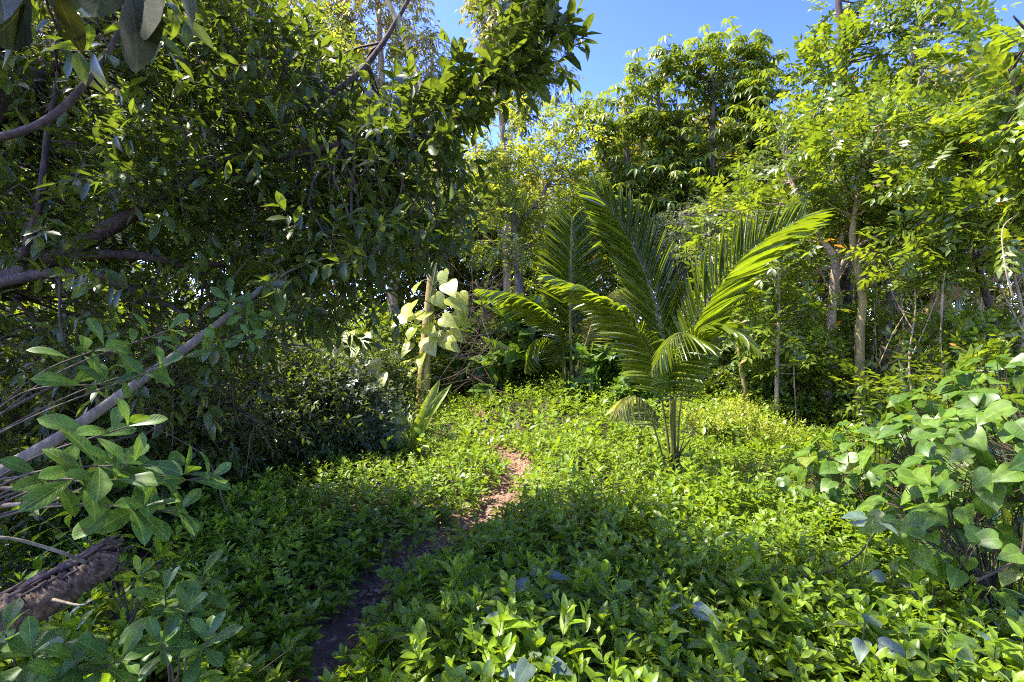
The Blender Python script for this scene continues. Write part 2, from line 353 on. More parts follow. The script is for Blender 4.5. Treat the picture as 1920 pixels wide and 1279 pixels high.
# ------------------------------------------------------------------ ground cover
def cover():
    g = Geo()
    def scatter(y0, y1, step, jit=.5):
        out = []
        for y in np.arange(y0, y1, step):
            x = np.arange(-y * 1.12 - .5, y * 1.12 + .5, step)
            out.append(np.stack([x + rng.uniform(-jit, jit, len(x)) * step, y + rng.uniform(-jit, jit, len(x)) * step], 1))
        return np.concatenate(out)
    def plants(XY, tiers, tmpl, Lr, hr, stem=True):
        x, y = XY[:, 0], XY[:, 1]
        d = path_dist(x, y); keep = d > path_w(y) + rng.normal(0, .05, len(x))
        keep &= ~((x < -1.15 - .50 * (y - 1.2)) & (y > 2.6) & (y < 7.5) & (rng.random(len(x)) < .6)) 
        keep &= x > -3.6 - .1 * y
        XY = XY[keep]; x, y = XY.T; d = d[keep]; n = len(x)
        patch = .5 + .5 * np.sin(x * 2.3 + 1.3 * np.sin(y * 1.9)) * np.sin(y * 2.1 + x)
        H = rng.uniform(hr[0] * .75, hr[1] * 1.1, n) * (.55 + .45 * sstep(.15, .6, d)) * (.75 + .4 * patch) * (1 + .22 * sstep(-.3, .6, x) * (y < 5)) * (1 + 1.1 * np.exp(-((x - 3.3) / 1.1) ** 2 - ((y - 8.0) / 1.0) ** 2) * rng.random(n)) * (1 + .5 * np.exp(-((x - 1.0) / .7) ** 2 - ((y - 9.5) / 1.5) ** 2))
        lean = rng.normal(0, .22, (n, 2)) ; 
        base = np.stack([x, y, gz(x, y) - .02], 1)
        ax = unit(np.stack([lean[:, 0], lean[:, 1], np.ones(n)], 1)); top = base + ax * H[:, None]
        if stem: g.prisms(base, top, .0032, .002, mi=1)
        ph = rng.uniform(0, 6.28, n); big = rng.uniform(.6, 1.4, n) * (.85 + .3 * patch); tn = rng.random(n)
        for k in range(tiers):
            f = k / max(1, tiers - 1)                      # 0 top, 1 lowest
            for sgn in range(2 if k else 3):
                a = ph + k * 1.571 + sgn * (math.pi if k else 2.09) + rng.normal(0, .25, n)
                el = (1.0 - .95 * f) + rng.normal(0, .22, n) + (.15 if k == 0 else 0)
                R = np.stack([np.cos(a), np.sin(a), np.zeros(n)], 1)
                D = R * np.cos(el)[:, None] + ax * np.sin(el)[:, None]
                N = ax * np.cos(el)[:, None] - R * np.sin(el)[:, None]
                L = rng.uniform(*Lr, n) * big * (.72 + .5 * min(1, f * 2.2) if k else .62)
                pos = base + ax * (H * (1 - .62 * f * (.6 + .4 * rng.random(n))))[:, None]
                g.leaves(pos, D, N + rng.normal(0, .15, (n, 3)), L, L * rng.uniform(.34, .46, n), tmpl,
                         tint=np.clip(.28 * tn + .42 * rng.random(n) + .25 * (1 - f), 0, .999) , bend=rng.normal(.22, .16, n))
        return n
    a = plants(scatter(1.0, 2.6, .076), 6, HI, (.062, .098), (.24, .40))
    b = plants(scatter(2.6, 4.6, .08), 5, MID, (.060, .092), (.20, .36))
    c = plants(scatter(4.6, 8.0, .098), 5, LO, (.055, .09), (.18, .33), stem=True)
    e = plants(scatter(8.0, 15.0, .12), 4, LO, (.06, .10), (.2, .5), stem=False)
    # other weeds among it: ferny fronds, broader seedlings, fallen twigs
    XY = scatter(1.3, 9.0, .36); XY = XY[(path_dist(XY[:, 0], XY[:, 1]) > .25) & (rng.random(len(XY)) < .55)]; m = len(XY)
    P = np.stack([XY[:, 0], XY[:, 1], gz(XY[:, 0], XY[:, 1]) + rng.uniform(.12, .3, m)], 1); D = rand_dir(m); D[:, 2] = rng.uniform(.2, 1.0, m)
    k = m // 3
    spray_pinnate(g, P[:k], D[:k], UP + rng.normal(0, .2, (k, 3)), rng.uniform(.2, .36, k), 8, .055, .018, droop=.35, tint=rng.uniform(.7, .95, k))
    spray_simple(g, P[k:], unit(D[k:] * .5 + UP), rng.uniform(.12, .26, m - k), 6, .12, .062, MID, droop=.1, tintbase=rng.random(m - k))
    XY = scatter(1.2, 6, .3); m = len(XY); a = rng.uniform(0, 6.28, m); L = rng.uniform(.1, .35, m)
    P = np.stack([XY[:, 0], XY[:, 1], gz(XY[:, 0], XY[:, 1]) + rng.uniform(.05, .30, m)], 1); e = P + np.stack([np.cos(a) * L, np.sin(a) * L, rng.uniform(-.1, .25, m)], 1)
    g.prisms(P, e, .0028, .0015, mi=2)
    print('cover plants', a, b, c, e, 'tris', sum(len(t) for t in g.T))
    return g.build('ground_cover', [M['cover'], M['greenstem'], M['twig']])
def lay_cover(): tag(cover(), 'glossy bright green creeping plants carpeting the ground on both sides of the path', 'ground cover', kind='stuff')

# ------------------------------------------------------------------ foliage sprays
UP = np.array([0, 0, 1.0])
def spray_simple(g, P, D, length, n, L, W, tmpl=LO, droop=.15, twig=.003, spread=.9, tintbase=None):
    """twigs with alternate simple leaves and a terminal whorl"""
    m = len(P); D = unit(D)
    length = np.broadcast_to(length, (m,))
    end = P + D * length[:, None]
    g.prisms(P, end, twig, twig * .4)
    A = unit(np.cross(D, rand_dir(m))); B = np.cross(D, A)
    ph = rng.uniform(0, 6.28, m); tb = rng.random(m) if tintbase is None else tintbase
    for i in range(n):
        f = (i + .6) / n
        a = ph + i * 2.4 + rng.normal(0, .3, m)
        R = np.cos(a)[:, None] * A + np.sin(a)[:, None] * B
        sp = spread * (1 - .55 * f ** 2)
        d = unit(D * (1 - sp * .55) + R * sp + rng.normal(0, .12, (m, 3)) - UP * droop)
        N = UP + D * .35 + rng.normal(0, .35, (m, 3))
        l = rng.uniform(.75, 1.2, m) * L
        g.leaves(P + D * (length * f)[:, None], d, N, l, l * W / L * rng.uniform(.85, 1.15, m), tmpl,
                 tint=np.clip(.45 * tb + .55 * rng.random(m), 0, 1))

def spray_pinnate(g, P, D, N, length, pairs, L, W, tmpl=LO, droop=.2, rachis=.0025, tint=None):
    """compound leaves with opposite leaflets on one rachis"""
    m = len(P); D = unit(D); S = unit(np.cross(D, N)); Nn = np.cross(S, D)
    length = np.broadcast_to(length, (m,)); tb = rng.random(m) if tint is None else tint
    dr = rng.normal(droop, .1, m)
    def pos(f): return P + (D * f - Nn * (dr * f * f)[:, None]) * length[:, None]
    g.prisms(pos(0.), pos(.55), rachis, rachis * .8); g.prisms(pos(.55), pos(1.), rachis * .8, rachis * .5)
    for i in range(pairs):
        f = .22 + .74 * i / max(1, pairs - 1); sz = 1 - .35 * abs(f - .55)
        for s in (-1, 1):
            d = unit(S * s + D * (.45 + .3 * f) - Nn * .22 + rng.normal(0, .10, (m, 3)))
            l = L * sz * rng.uniform(.85, 1.15, m)
            g.leaves(pos(f), d, Nn + rng.normal(0, .22, (m, 3)), l, l * W / L, tmpl, tint=np.clip(.8 * tb + .2 * rng.random(m), 0, 1))
    g.leaves(pos(1.), D - Nn * dr[:, None], Nn, L, W, tmpl, tint=tb)

def spray_palmate(g, P, D, k, L, W, pet, tmpl=LO, tint=None):
    """long petioles ending in a drooping whorl of leaflets"""
    m = len(P); D = unit(D); c = P + D * np.broadcast_to(pet, (m,))[:, None]
    g.prisms(P, c, .008, .005); tb = rng.random(m) if tint is None else tint
    Nn = unit(D * .6 + UP * .9 + rng.normal(0, .15, (m, 3))); A = unit(np.cross(Nn, rand_dir(m))); B = np.cross(Nn, A); ph = rng.uniform(0, 6.28, m)
    for i in range(k):
        a = ph + i * 6.283 / k + rng.normal(0, .1, m)
        R = np.cos(a)[:, None] * A + np.sin(a)[:, None] * B
        l = L * rng.uniform(.8, 1.15, m)
        g.leaves(c, unit(R - Nn * .25), Nn + R * .1, l, l * W / L, tmpl, tint=np.clip(.75 * tb + .25 * rng.random(m), 0, 1), bend=rng.normal(.32, .12, m))

def sample_ell(ells, n, shell=.6):
    """points in a list of ellipsoids (centre, radii), weighted by volume and pushed outwards"""
    v = np.array([r[0] * r[1] * r[2] for c, r in ells]) ** .8; v /= v.sum()
    k = rng.choice(len(ells), n, p=v); d = rand_dir(n); r = rng.random(n) ** (1 / 3.) ; r = shell * np.maximum(r, rng.random(n) ** .2) + (1 - shell) * r
    c = np.array([e[0] for e in ells])[k]; rr = np.array([e[1] for e in ells])[k]
    return c + d * rr * r[:, None], c, d

STYLES = {
    'feather': dict(mat='feather', per=6, fn=lambda g, P, D: spray_pinnate(g, P, D, UP + rng.normal(0, .5, D.shape), rng.uniform(.38, .6, len(P)), 5, .165, .07)),
    'featherbig': dict(mat='feather', per=5, fn=lambda g, P, D: spray_pinnate(g, P, D, UP + rng.normal(0, .5, D.shape), rng.uniform(.45, .7, len(P)), 6, .17, .08, MID)),
    'yellow': dict(mat='yellowgreen', per=6, fn=lambda g, P, D: spray_pinnate(g, P, D, UP + rng.normal(0, .4, D.shape), rng.uniform(.4, .65, len(P)), 5, .17, .07, droop=.35)),
    'umbrella': dict(mat='umbrella', per=5, fn=lambda g, P, D: spray_palmate(g, P, D + UP * .3, 8, .32, .085, rng.uniform(.3, .55, len(P)))),
    'gum': dict(mat='gum', per=5, fn=lambda g, P, D: spray_simple(g, P, D - UP * .3, rng.uniform(.5, .9, len(P)), 11, .25, .075, droop=.7, twig=.006)),
    'shrub': dict(mat='shrub', per=5, fn=lambda g, P, D: spray_simple(g, P, D, rng.uniform(.25, .4, len(P)), 10, .125, .06, droop=.1)),
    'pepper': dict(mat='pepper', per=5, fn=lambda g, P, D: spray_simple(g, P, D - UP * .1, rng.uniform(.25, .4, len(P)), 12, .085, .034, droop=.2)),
    'grey': dict(mat='greyleaf', per=6, fn=lambda g, P, D: spray_simple(g, P, D, rng.uniform(.2, .35, len(P)), 12, .075, .036, droop=.1)),
    'fine': dict(mat='herb', per=6, fn=lambda g, P, D: spray_simple(g, P, D + UP * .5, rng.uniform(.2, .35, len(P)), 12, .065, .030, droop=.0)),
    'broad': dict(mat='heart', per=4, fn=lambda g, P, D: spray_simple(g, P, D, rng.uniform(.2, .4, len(P)), 6, .20, .15, HEARTLO, droop=.25)),
}

def clump_crown(g, gb, ells, nclump, style, skel, rad=.28, shell=.6, br=.02, per=None, outb=.6, upb=.25):
    """leaf clumps through the crown volume, each on a branch from the nearest skeleton point (skel: Nx3)"""
    st = STYLES[style]; cen, c0, dd = sample_ell(ells, nclump, shell)
    skel = np.asarray(skel)
    for p in cen:
        dv = skel - p; dist = np.linalg.norm(dv, axis=1) + np.maximum(0, skel[:, 2] - p[2] + .1) * 1.5
        q = skel[dist.argmin()]; mid = (p + q) / 2 + rng.normal(0, .06, 3) * np.linalg.norm(p - q) - UP * .05 * np.linalg.norm(p - q)
        if np.linalg.norm(p - q) > .12: gb.tube([q, mid, p], br, br * .35, sides=5, n=6)
    k = per or st['per']
    P = np.repeat(cen, k, 0); O = np.repeat(dd, k, 0)
    D = unit(rand_dir(len(P)) + O * outb + UP * upb)
    P = P + rand_dir(len(P)) * rad * rng.random((len(P), 1))
    st['fn'](g, P, D)

def tree(name, label, cat, trunks, ells, nclump, style, bark='bark_pale', rad=.28, br=.02, group=None, shell=.6, per=None, outb=.6, upb=.25, base=None):
    """trunks: list of (points, r0, r1); the first one starts at the ground"""
    b = np.array(trunks[0][0][0], float) if base is None else np.array(base, float)
    root = thing(name, label, cat, b, group); gb = Geo(); g = Geo(); sk = []
    for pts, r0, r1 in trunks:
        sk.append(gb.tube(pts, r0, r1, sides=10, n=26))
    sk = np.concatenate(sk); hi = sk[sk[:, 2] > sk[:, 2].min() + .35 * (sk[:, 2].max() - sk[:, 2].min())]
    clump_crown(g, gb, ells, nclump, style, hi, rad, shell, br, per, outb, upb)
    gb.build('trunk', M[bark], root, b); g.build('crown', [M[STYLES[style]['mat']], M['twig']], root, b)
    return root

def gpt(px, Y, dz=0.):
    x = (px - CX) / F * Y; return np.array([x, Y, float(gz(x, Y)) + dz])

def E(px, py, Y, rx, ry, rz): return (at(px, py, Y), np.array([rx, ry, rz]))

lay_cover()

# ------------------------------------------------------------------ the dark spreading tree on the left
def inside(poly, x, y):
    c = np.zeros(len(x), bool); n = len(poly)
    for i in range(n):
        x1, y1 = poly[i]; x2, y2 = poly[(i + 1) % n]
        k = ((y1 > y) != (y2 > y)) & (x < (x2 - x1) * (y - y1) / (y2 - y1 + 1e-9) + x1); c ^= k
    return c

def hero_tree():
    b = np.array([-3.9, 3.1, 0.])
    root = thing('spreading_tree', 'dark spreading tree with thick twisted limbs and a leafy bough across the sky', 'tree', b)
    gt = Geo(); gt.tube([b, (-3.8, 3.1, .8), (-3.6, 3.05, 1.5), (-3.5, 3.1, 2.6), (-3.4, 3.2, 4.2)], .17, .08, sides=14, n=30, bump=.07)
    gt.build('trunk', M['bark_dark'], root, b)
    limbs = [
        ([(-3.7, 3.05, 1.4), at(0, 535, 3.0), at(110, 478, 2.9), at(200, 430, 2.9), at(290, 380, 2.95), at(420, 300, 3.1), at(560, 210, 3.3), at(690, 120, 3.5), at(800, -60, 3.7)], .062, .012),
        ([at(-60, 545, 3.0), at(60, 518, 2.8), at(160, 510, 2.75), at(230, 535, 2.8), at(310, 570, 2.9), at(430, 640, 3.1)], .034, .010),
        ([at(40, 490, 2.85), at(62, 430, 2.8), at(75, 370, 2.8), at(90, 250, 2.9), at(120, 80, 3.0)], .028, .010),
        ([at(120, 478, 2.88), at(260, 480, 3.0), at(400, 500, 3.2), at(520, 430, 3.4), at(640, 390, 3.6)], .03, .008),
        ([at(420, 300, 3.1), at(560, 290, 3.1), at(690, 255, 3.1), at(800, 215, 3.1), at(900, 160, 3.1), at(985, 85, 3.1), at(1020, 40, 3.1)], .026, .005),
        ([(-3.5, 3.1, 2.6), (-2.9, 3.4, 3.6), (-2.2, 3.6, 4.4), (-1.2, 3.4, 4.9)], .07, .02),
        ([(-3.4, 3.2, 3.6), (-3.0, 2.4, 4.2), (-2.2, 1.8, 4.8), (-1.3, 1.4, 5.1)], .06, .02),
        ([at(330, 355, 3.0), at(450, 330, 3.5), at(600, 400, 4.0), at(720, 470, 4.3)], .03, .008),
    ]
    sk = []
    for pts, r0, r1 in limbs:
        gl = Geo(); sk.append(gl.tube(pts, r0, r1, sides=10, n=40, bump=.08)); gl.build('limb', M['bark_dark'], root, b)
    sk = np.concatenate(sk)
    g = Geo(); gb = Geo()
    poly = [(-60, -60), (470, -60), (560, 80), (680, 200), (800, 225), (860, 165), (900, 95), (945, 20), (985, 80), (920, 165), (860, 245), (825, 300), (865, 390), (840, 475), (740, 530), (640, 600), (480, 680), (300, 730), (-60, 690)]
    n0 = 6000
    x = rng.uniform(-60, 1080, n0); y = rng.uniform(-60, 740, n0); k = inside(poly, x, y); x, y = x[k], y[k]
    k = rng.random(len(x)) < np.where(y > 480, np.where(x < 560, .45, .8), 1.0); x, y = x[k][:640], y[k][:640]
    Y = 2.5 + 2.4 * rng.random(len(x)) ** .8; bo = (x > 780) & (y < 300); Y[bo] = rng.uniform(2.9, 3.4, bo.sum())
    P = np.stack([(x - CX) / F * Y, Y, EYE - (y - CY) / F * Y], 1)
    P = np.concatenate([P, np.stack([rng.uniform(-6.5, -3.6, 160), rng.uniform(2.2, 5, 160), rng.uniform(1.2, 5.2, 160)], 1)])
    P = P[P[:, 2] < 5.6]
    # overhead part of the crown, above and behind the camera
    P2 = np.stack([rng.uniform(-5.5, -.6, 185), rng.uniform(-1.8, 3.2, 185), rng.uniform(4.0, 5.8, 185)], 1); P2[:45] = np.stack([rng.uniform(-3.6, -1.8, 45), rng.uniform(-.6, 1.4, 45), rng.uniform(4.2, 5.4, 45)], 1)
    allp = np.concatenate([P, P2])
    for p in allp:
        dv = np.linalg.norm(sk - p, axis=1); q = sk[dv.argmin()]
        if .1 < dv.min() < 2.2:
            gb.tube([q, (p + q) / 2 + rng.normal(0, .07, 3), p], min(.013, .006 + .006 * dv.min()), .003, sides=5, n=6)
    gb.build('branch', M['twig'], root, b)
    bough = np.array([at(px + rng.normal(0, 14), py + rng.normal(0, 14), 3.1 + rng.normal(0, .08)) for px, py in
                      [(640, 275), (690, 262), (740, 245), (780, 225), (820, 215), (845, 195), (870, 180), (895, 160), (920, 140), (940, 115), (960, 95), (980, 75), (1000, 60), (1015, 35), (1000, 5), (960, 40), (1035, 80), (880, 225), (930, 175), (960, 150), (905, 120), (850, 250), (800, 270), (985, 110), (760, 190), (820, 170), (1020, 100), (945, 55), (975, 20)]])
    Db = unit(rand_dir(len(bough) * 2) * .7 + np.array([.6, -.1, .35]))
    spray_simple(g, np.repeat(bough, 2, 0) + rng.normal(0, .03, (len(bough) * 2, 3)), Db, rng.uniform(.12, .24, len(Db)), 11, .125, .05, MID, droop=.05)
    for Pn, tm, k in ((P, MID, 3), (P2, LO, 4)):
        PP = np.repeat(Pn, k, 0) + rng.normal(0, .09, (len(Pn) * k, 3))
        D = unit(rand_dir(len(PP)) * .8 + np.array([.35, -.25, .2]))
        spray_simple(g, PP, D, rng.uniform(.18, .36, len(PP)), 11 if k == 3 else 10, .104 if k == 3 else .15, .038 if k == 3 else .07, tm, droop=.15)
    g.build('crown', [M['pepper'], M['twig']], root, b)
hero_tree()

# slender pale leaning tree limb in front of it, built as a made-up sapling
def leaning():
    b = np.array([-2.6, 2.05, .35])
    root = thing('leaning_stem', 'slender grey limb leaning diagonally up to the right through the dark tree', 'tree', (b[0], b[1], 0))
    g = Geo(); pts = [b, at(-40, 925, 2.2), at(120, 815, 2.3), at(245, 728, 2.4), at(430, 592, 2.7), at(560, 482, 2.9), at(690, 372, 3.2), at(770, 270, 3.4)]
    o = (b[0], b[1], 0)
    sk = g.tube([(b[0] - .3, b[1], -.05)] + pts, .036, .010, sides=10, n=60, bump=.05)
    g.tube([at(560, 482, 2.9), at(620, 470, 2.95), at(700, 440, 3.0)], .008, .003, sides=6)
    g.tube([at(490, 545, 2.8), at(560, 500, 2.7), at(640, 478, 2.6)], .008, .003, sides=6)
    g.build('trunk', M['bark_grey'], root, o)
    c = Geo(); n = 46; k = rng.integers(int(len(sk) * .68), len(sk), n); P = sk[k]
    spray_simple(c, P, unit(rand_dir(n) + np.array([.3, -.2, .4])), rng.uniform(.15, .3, n), 8, .12, .05, MID)
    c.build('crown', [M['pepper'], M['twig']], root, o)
leaning()

# curved dark branch at the top left, close to the lens
g = Geo(); pts = [at(-120, 290, 1.7), at(0, 258, 1.7), at(60, 240, 1.7), at(115, 205, 1.72), at(165, 150, 1.75), at(205, 95, 1.8), at(236, 25, 1.85), at(262, -60, 1.9)]
root = thing('hanging_branch', 'curved dark bare branch reaching up across the top left corner', 'branch', pts[0])
g.tube(pts, .016, .007, sides=8, n=40); g.build('stem', M['bark_dark'], root, pts[0])
g = Geo(); P = np.array([at(236, 25, 1.85), at(250, -20, 1.87), at(262, -60, 1.9), at(205, 95, 1.8)]); P = np.repeat(P, 2, 0)
spray_simple(g, P, unit(rand_dir(8) + np.array([.4, 0, .2])), .25, 8, .12, .048, MID); g.build('foliage', [M['pepper'], M['twig']], root, pts[0])

# big shaded leaves hanging in at the top left
def big_leaf_branch():
    b = at(-120, -160, 1.0)
    root = thing('overhanging_branch', 'branch of very large shaded leaves hanging into the top left corner', 'branch', b)
    g = Geo(); g.tube([b, at(60, -60, .95), at(180, -45, .95), at(330, -70, 1.0)], .008, .004, sides=6); g.build('stem', M['bark_dark'], root, b)
    g = Geo()
    spec = [((-10, -40), (60, 145), .15), ((40, -60), (95, 120), .13), ((190, -60), (192, 48), .09), ((140, -70), (125, 30), .10), ((235, -50), (285, 150), .13), ((255, -60), (292, 80), .12), ((330, -70), (362, 50), .10), ((-40, -30), (20, 50), .10), ((100, -20), (160, 100), .05)]
    P, D, L, W = [], [], [], []
    for (a, bb, wd) in spec:
        p = at(*a, .95 + rng.uniform(-.08, .12)); q = at(*bb, .95 + rng.uniform(-.1, .15)); P.append(p); D.append(q - p); L.append(np.linalg.norm(q - p)); W.append(wd * .85)
    D = np.array(D); n = len(P)
    g.leaves(np.array(P), D, np.array([[.1, 1, .7]]) + rng.normal(0, .25, (n, 3)), np.array(L), np.array(W), HI, bend=rng.normal(.15, .1, n))
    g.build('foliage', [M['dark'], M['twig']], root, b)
big_leaf_branch()

# ------------------------------------------------------------------ near broadleaf shoots, lower left
def shoot(name, label, base, tips, nleaf, L, W, mat='near', tm=OBO, stem='twig', r=.0045, cat='shrub', group=None):
    b = np.array(base, float); root = thing(name, label, cat, b, group)
    gs = Geo(); g = Geo()
    for tp in tips:
        tp = np.array(tp); mid = (b + tp) / 2 + np.array([0, 0, .08]) + rng.normal(0, .02, 3)
        sk = gs.tube([b, mid, tp], r, r * .45, sides=6, n=16, bump=.03)
        ax = unit(sk[-1] - sk[-4]) * .6 + UP * .5; ax = unit(ax); A = unit(np.cross(ax, [.3, .8, .1])); B = np.cross(ax, A)
        ph = rng.uniform(0, 6.28)
        for i in range(nleaf):
            f = i / max(1, nleaf - 1); a = ph + i * 2.4
            R = np.cos(a) * A + np.sin(a) * B
            el = .1 + 1.0 * f ** 1.5
            d = R * math.cos(el) + ax * math.sin(el)
            k = max(0, len(sk) - 1 - int((1 - f) * len(sk) * .2)); l = L * rng.uniform(.7, 1.15) * (1 - .35 * f)
            g.leaves(sk[k][None], d[None], (ax * math.cos(el) - R * math.sin(el))[None], l, l * W / L, tm, bend=np.array([rng.normal(.22, .1)]))
    gs.build('stem', M[stem], root, b); g.build('foliage', [M[mat], M['twig']], root, b); return root

shoot('broadleaf_shrub', 'large smooth leaves in whorls lit by the sun in front of the grey leaning stem', (-1.75, 1.5, 1.0),
      [at(240, 800, 1.35), at(215, 900, 1.3), at(345, 890, 1.42), at(270, 950, 1.35), at(330, 960, 1.45), at(150, 900, 1.4), at(390, 900, 1.45), at(250, 870, 1.3)], 9, .145, .058)
shoot('broadleaf_shrub', 'smaller leafy shoot with blue-green leaves rising above the grey leaning stem', (-2.4, 2.2, 1.1),
      [at(315, 620, 1.9), at(300, 690, 1.85), at(195, 650, 2.0), at(380, 660, 1.95), at(205, 720, 1.95)], 8, .15, .052)
shoot('broadleaf_shrub', 'blue-green seedling with whorled leaves beside the path at the bottom', (-1.15, 1.75, .2),
      [at(310, 1110, 1.62), at(350, 1150, 1.6), at(380, 1080, 1.75), at(300, 1210, 1.55), at(390, 1200, 1.55)], 10, .13, .052)
shoot('broadleaf_shrub', 'light green spray hanging off the middle of the leaning stem', at(450, 580, 2.75),
      [at(460, 600, 2.6), at(470, 640, 2.55), at(530, 600, 2.6), at(430, 570, 2.6)], 7, .13, .045)
shoot('broadleaf_shrub', 'low dark leafy plant in the bottom left corner under the broken log', (-1.5, 1.6, .2),
      [at(60, 1225, 1.5), at(150, 1240, 1.5), at(10, 1190, 1.55), at(225, 1240, 1.5), at(110, 1275, 1.45)], 9, .15, .062)
shoot('broadleaf_shrub', 'green sprigs growing behind the broken log', (-1.75, 2.35, .3),
      [at(130, 990, 2.3), at(60, 960, 2.3), at(200, 1000, 2.4), at(300, 1040, 2.4), at(260, 1080, 2.3), at(330, 1010, 2.5)], 9, .12, .045, mat='cover')

def broken_log():
    b = at(-40, 1190, 1.95); root = thing('broken_log', 'broken log with torn pale wood and dark bark lying at the lower left', 'log', (b[0], b[1], 0))
    g = Geo(); pts = [(b[0] - .6, b[1] + .15, .12), at(-40, 1180, 1.95), at(70, 1130, 2.0), at(150, 1085, 2.05), at(205, 1050, 2.1)]
    g.tube(pts, .085, .05, sides=24, n=90, bump=.10); o = (b[0], b[1], 0); g.build('trunk', M['wood'], root, o)
    g = Geo()                                                                  # torn splinters at the broken end
    for i in range(22):
        a = rng.uniform(0, 6.28); c = at(205, 1050, 2.1) + np.array([-.02, math.cos(a) * .05, math.sin(a) * .05])
        e = c + np.array([rng.uniform(.01, .09), rng.normal(0, .02), rng.uniform(-.02, .05)])
        g.tube([c - np.array([.12, 0, .06]), c, e], rng.uniform(.012, .022), .003, sides=5, n=8, bump=.2)
    g.build('splinter', M['wood'], root, o)
    g = Geo()
    for i in range(46):
        f = rng.random(); c = at(-40 + 215 * f, 1185 - 125 * f, 1.96 + .12 * f); a = rng.uniform(.3, 5.0); rr = .085 - .035 * f
        off = np.array([0, -math.cos(a) * rr, math.sin(a) * rr]); ax = unit(at(205, 1050, 2.1) - at(-40, 1180, 1.95))
        L = rng.uniform(.05, .16); e = c + off * 1.12
        g.tube([e - ax * L, e + off * rng.uniform(.0, .12), e + ax * L + off * rng.uniform(.05, .4)], rng.uniform(.010, .020), .004, sides=5, n=8, bump=.25)
    g.build('bark', M['bark_dark'], root, o)
    g = Geo()
    g.tube([at(160, 1055, 2.0), at(110, 1035, 1.9), at(20, 1010, 1.8), at(-60, 1010, 1.75)], .008, .005, sides=6)
    g.tube([at(100, 1125, 1.95), at(150, 1135, 1.9), at(175, 1125, 1.88)], .006, .002, sides=6); g.build('twig', M['bark_grey'], root, o)
broken_log()
for i, (pts, lab) in enumerate([
    ([at(-60, 955, 1.6), at(40, 945, 1.6), at(110, 935, 1.62), at(190, 900, 1.7)], 'thin sunlit brown stick below the leaning stem'),
    ([at(-60, 915, 1.75), at(60, 915, 1.75), at(130, 895, 1.8), at(200, 870, 1.9)], 'thin shaded brown stick just under the leaning stem'),
    ([at(-40, 800, 2.5), at(60, 745, 2.5), at(130, 710, 2.6), at(200, 670, 2.7)], 'bare reddish stick above the lower end of the leaning stem')]):
    g = Geo(); g.tube(pts, .008, .004, sides=7, n=24); tag(g.build('dead_branch', M['bark_pale'] if i == 0 else M['twig']), lab, 'branch')

# tangles of dead twigs
def tangle(name, label, boxes, n, r, mat, origin, spread=.5):
    root = thing(name, label, 'shrub', origin); g = Geo()
    for _ in range(n):
        px0, px1, py0, py1, Y0, Y1 = boxes[rng.integers(len(boxes))]
        p = at(rng.uniform(px0, px1), rng.uniform(py0, py1), rng.uniform(Y0, Y1)); L = rng.uniform(.4, 1.2) * spread * 2
        d = unit(rng.normal(size=3) * np.array([1, .6, .7]) + np.array([.3, 0, .15])); s = rng.normal(0, .12, 3)
        g.tube([p - d * L / 2, p + s, p + d * L / 2 - UP * .08], r * rng.uniform(.5, 1.3), r * .3, sides=5, n=8, bump=.03)
    g.build('branch', M[mat], root, origin); return root
tangle('twig_thicket', 'thicket of thin bare twigs in the shade beneath the dark tree', [(-60, 520, 540, 860, 2.6, 4.8), (250, 520, 540, 800, 3.5, 5.0)], 130, .005, 'twig', (-2.4, 3.6, 0))
tangle('twig_thicket', 'tangle of dry brown twigs hanging right of the vine covered trunk', [(870, 930, 540, 720, 10.8, 12)], 80, .012, 'twig', (-.8, 11.2, .2), 1.0)

# ------------------------------------------------------------------ shrubs (prototypes, then copies)
def shrub(name, label, w, h, n, style, loc, group=None, stems=7, rad=.2, bark='twig', br=.01):
    ells = [(np.array([0, 0, h * .55]), np.array([w, w, h * .5])), (np.array([w * .45, .1, h * .4]), np.array([w * .6, w * .6, h * .4])), (np.array([-w * .4, -.1, h * .35]), np.array([w * .65, w * .6, h * .38]))]
    tr = []
    for i in range(stems):
        a = rng.uniform(0, 6.28); r = rng.uniform(.2, .7) * w
        tr.append(([np.array([math.cos(a) * .05, math.sin(a) * .05, -.03]), np.array([math.cos(a) * r * .5, math.sin(a) * r * .5, h * .45]), np.array([math.cos(a) * r, math.sin(a) * r, h * rng.uniform(.6, .9)])], .018 * max(1, h / 1.5), .005))
    root = tree(name, label, 'shrub', tr, ells, n, style, bark, rad=rad, br=br, group=group, base=(0, 0, 0), shell=.5, upb=.4)
    root.location = tuple(loc); return root

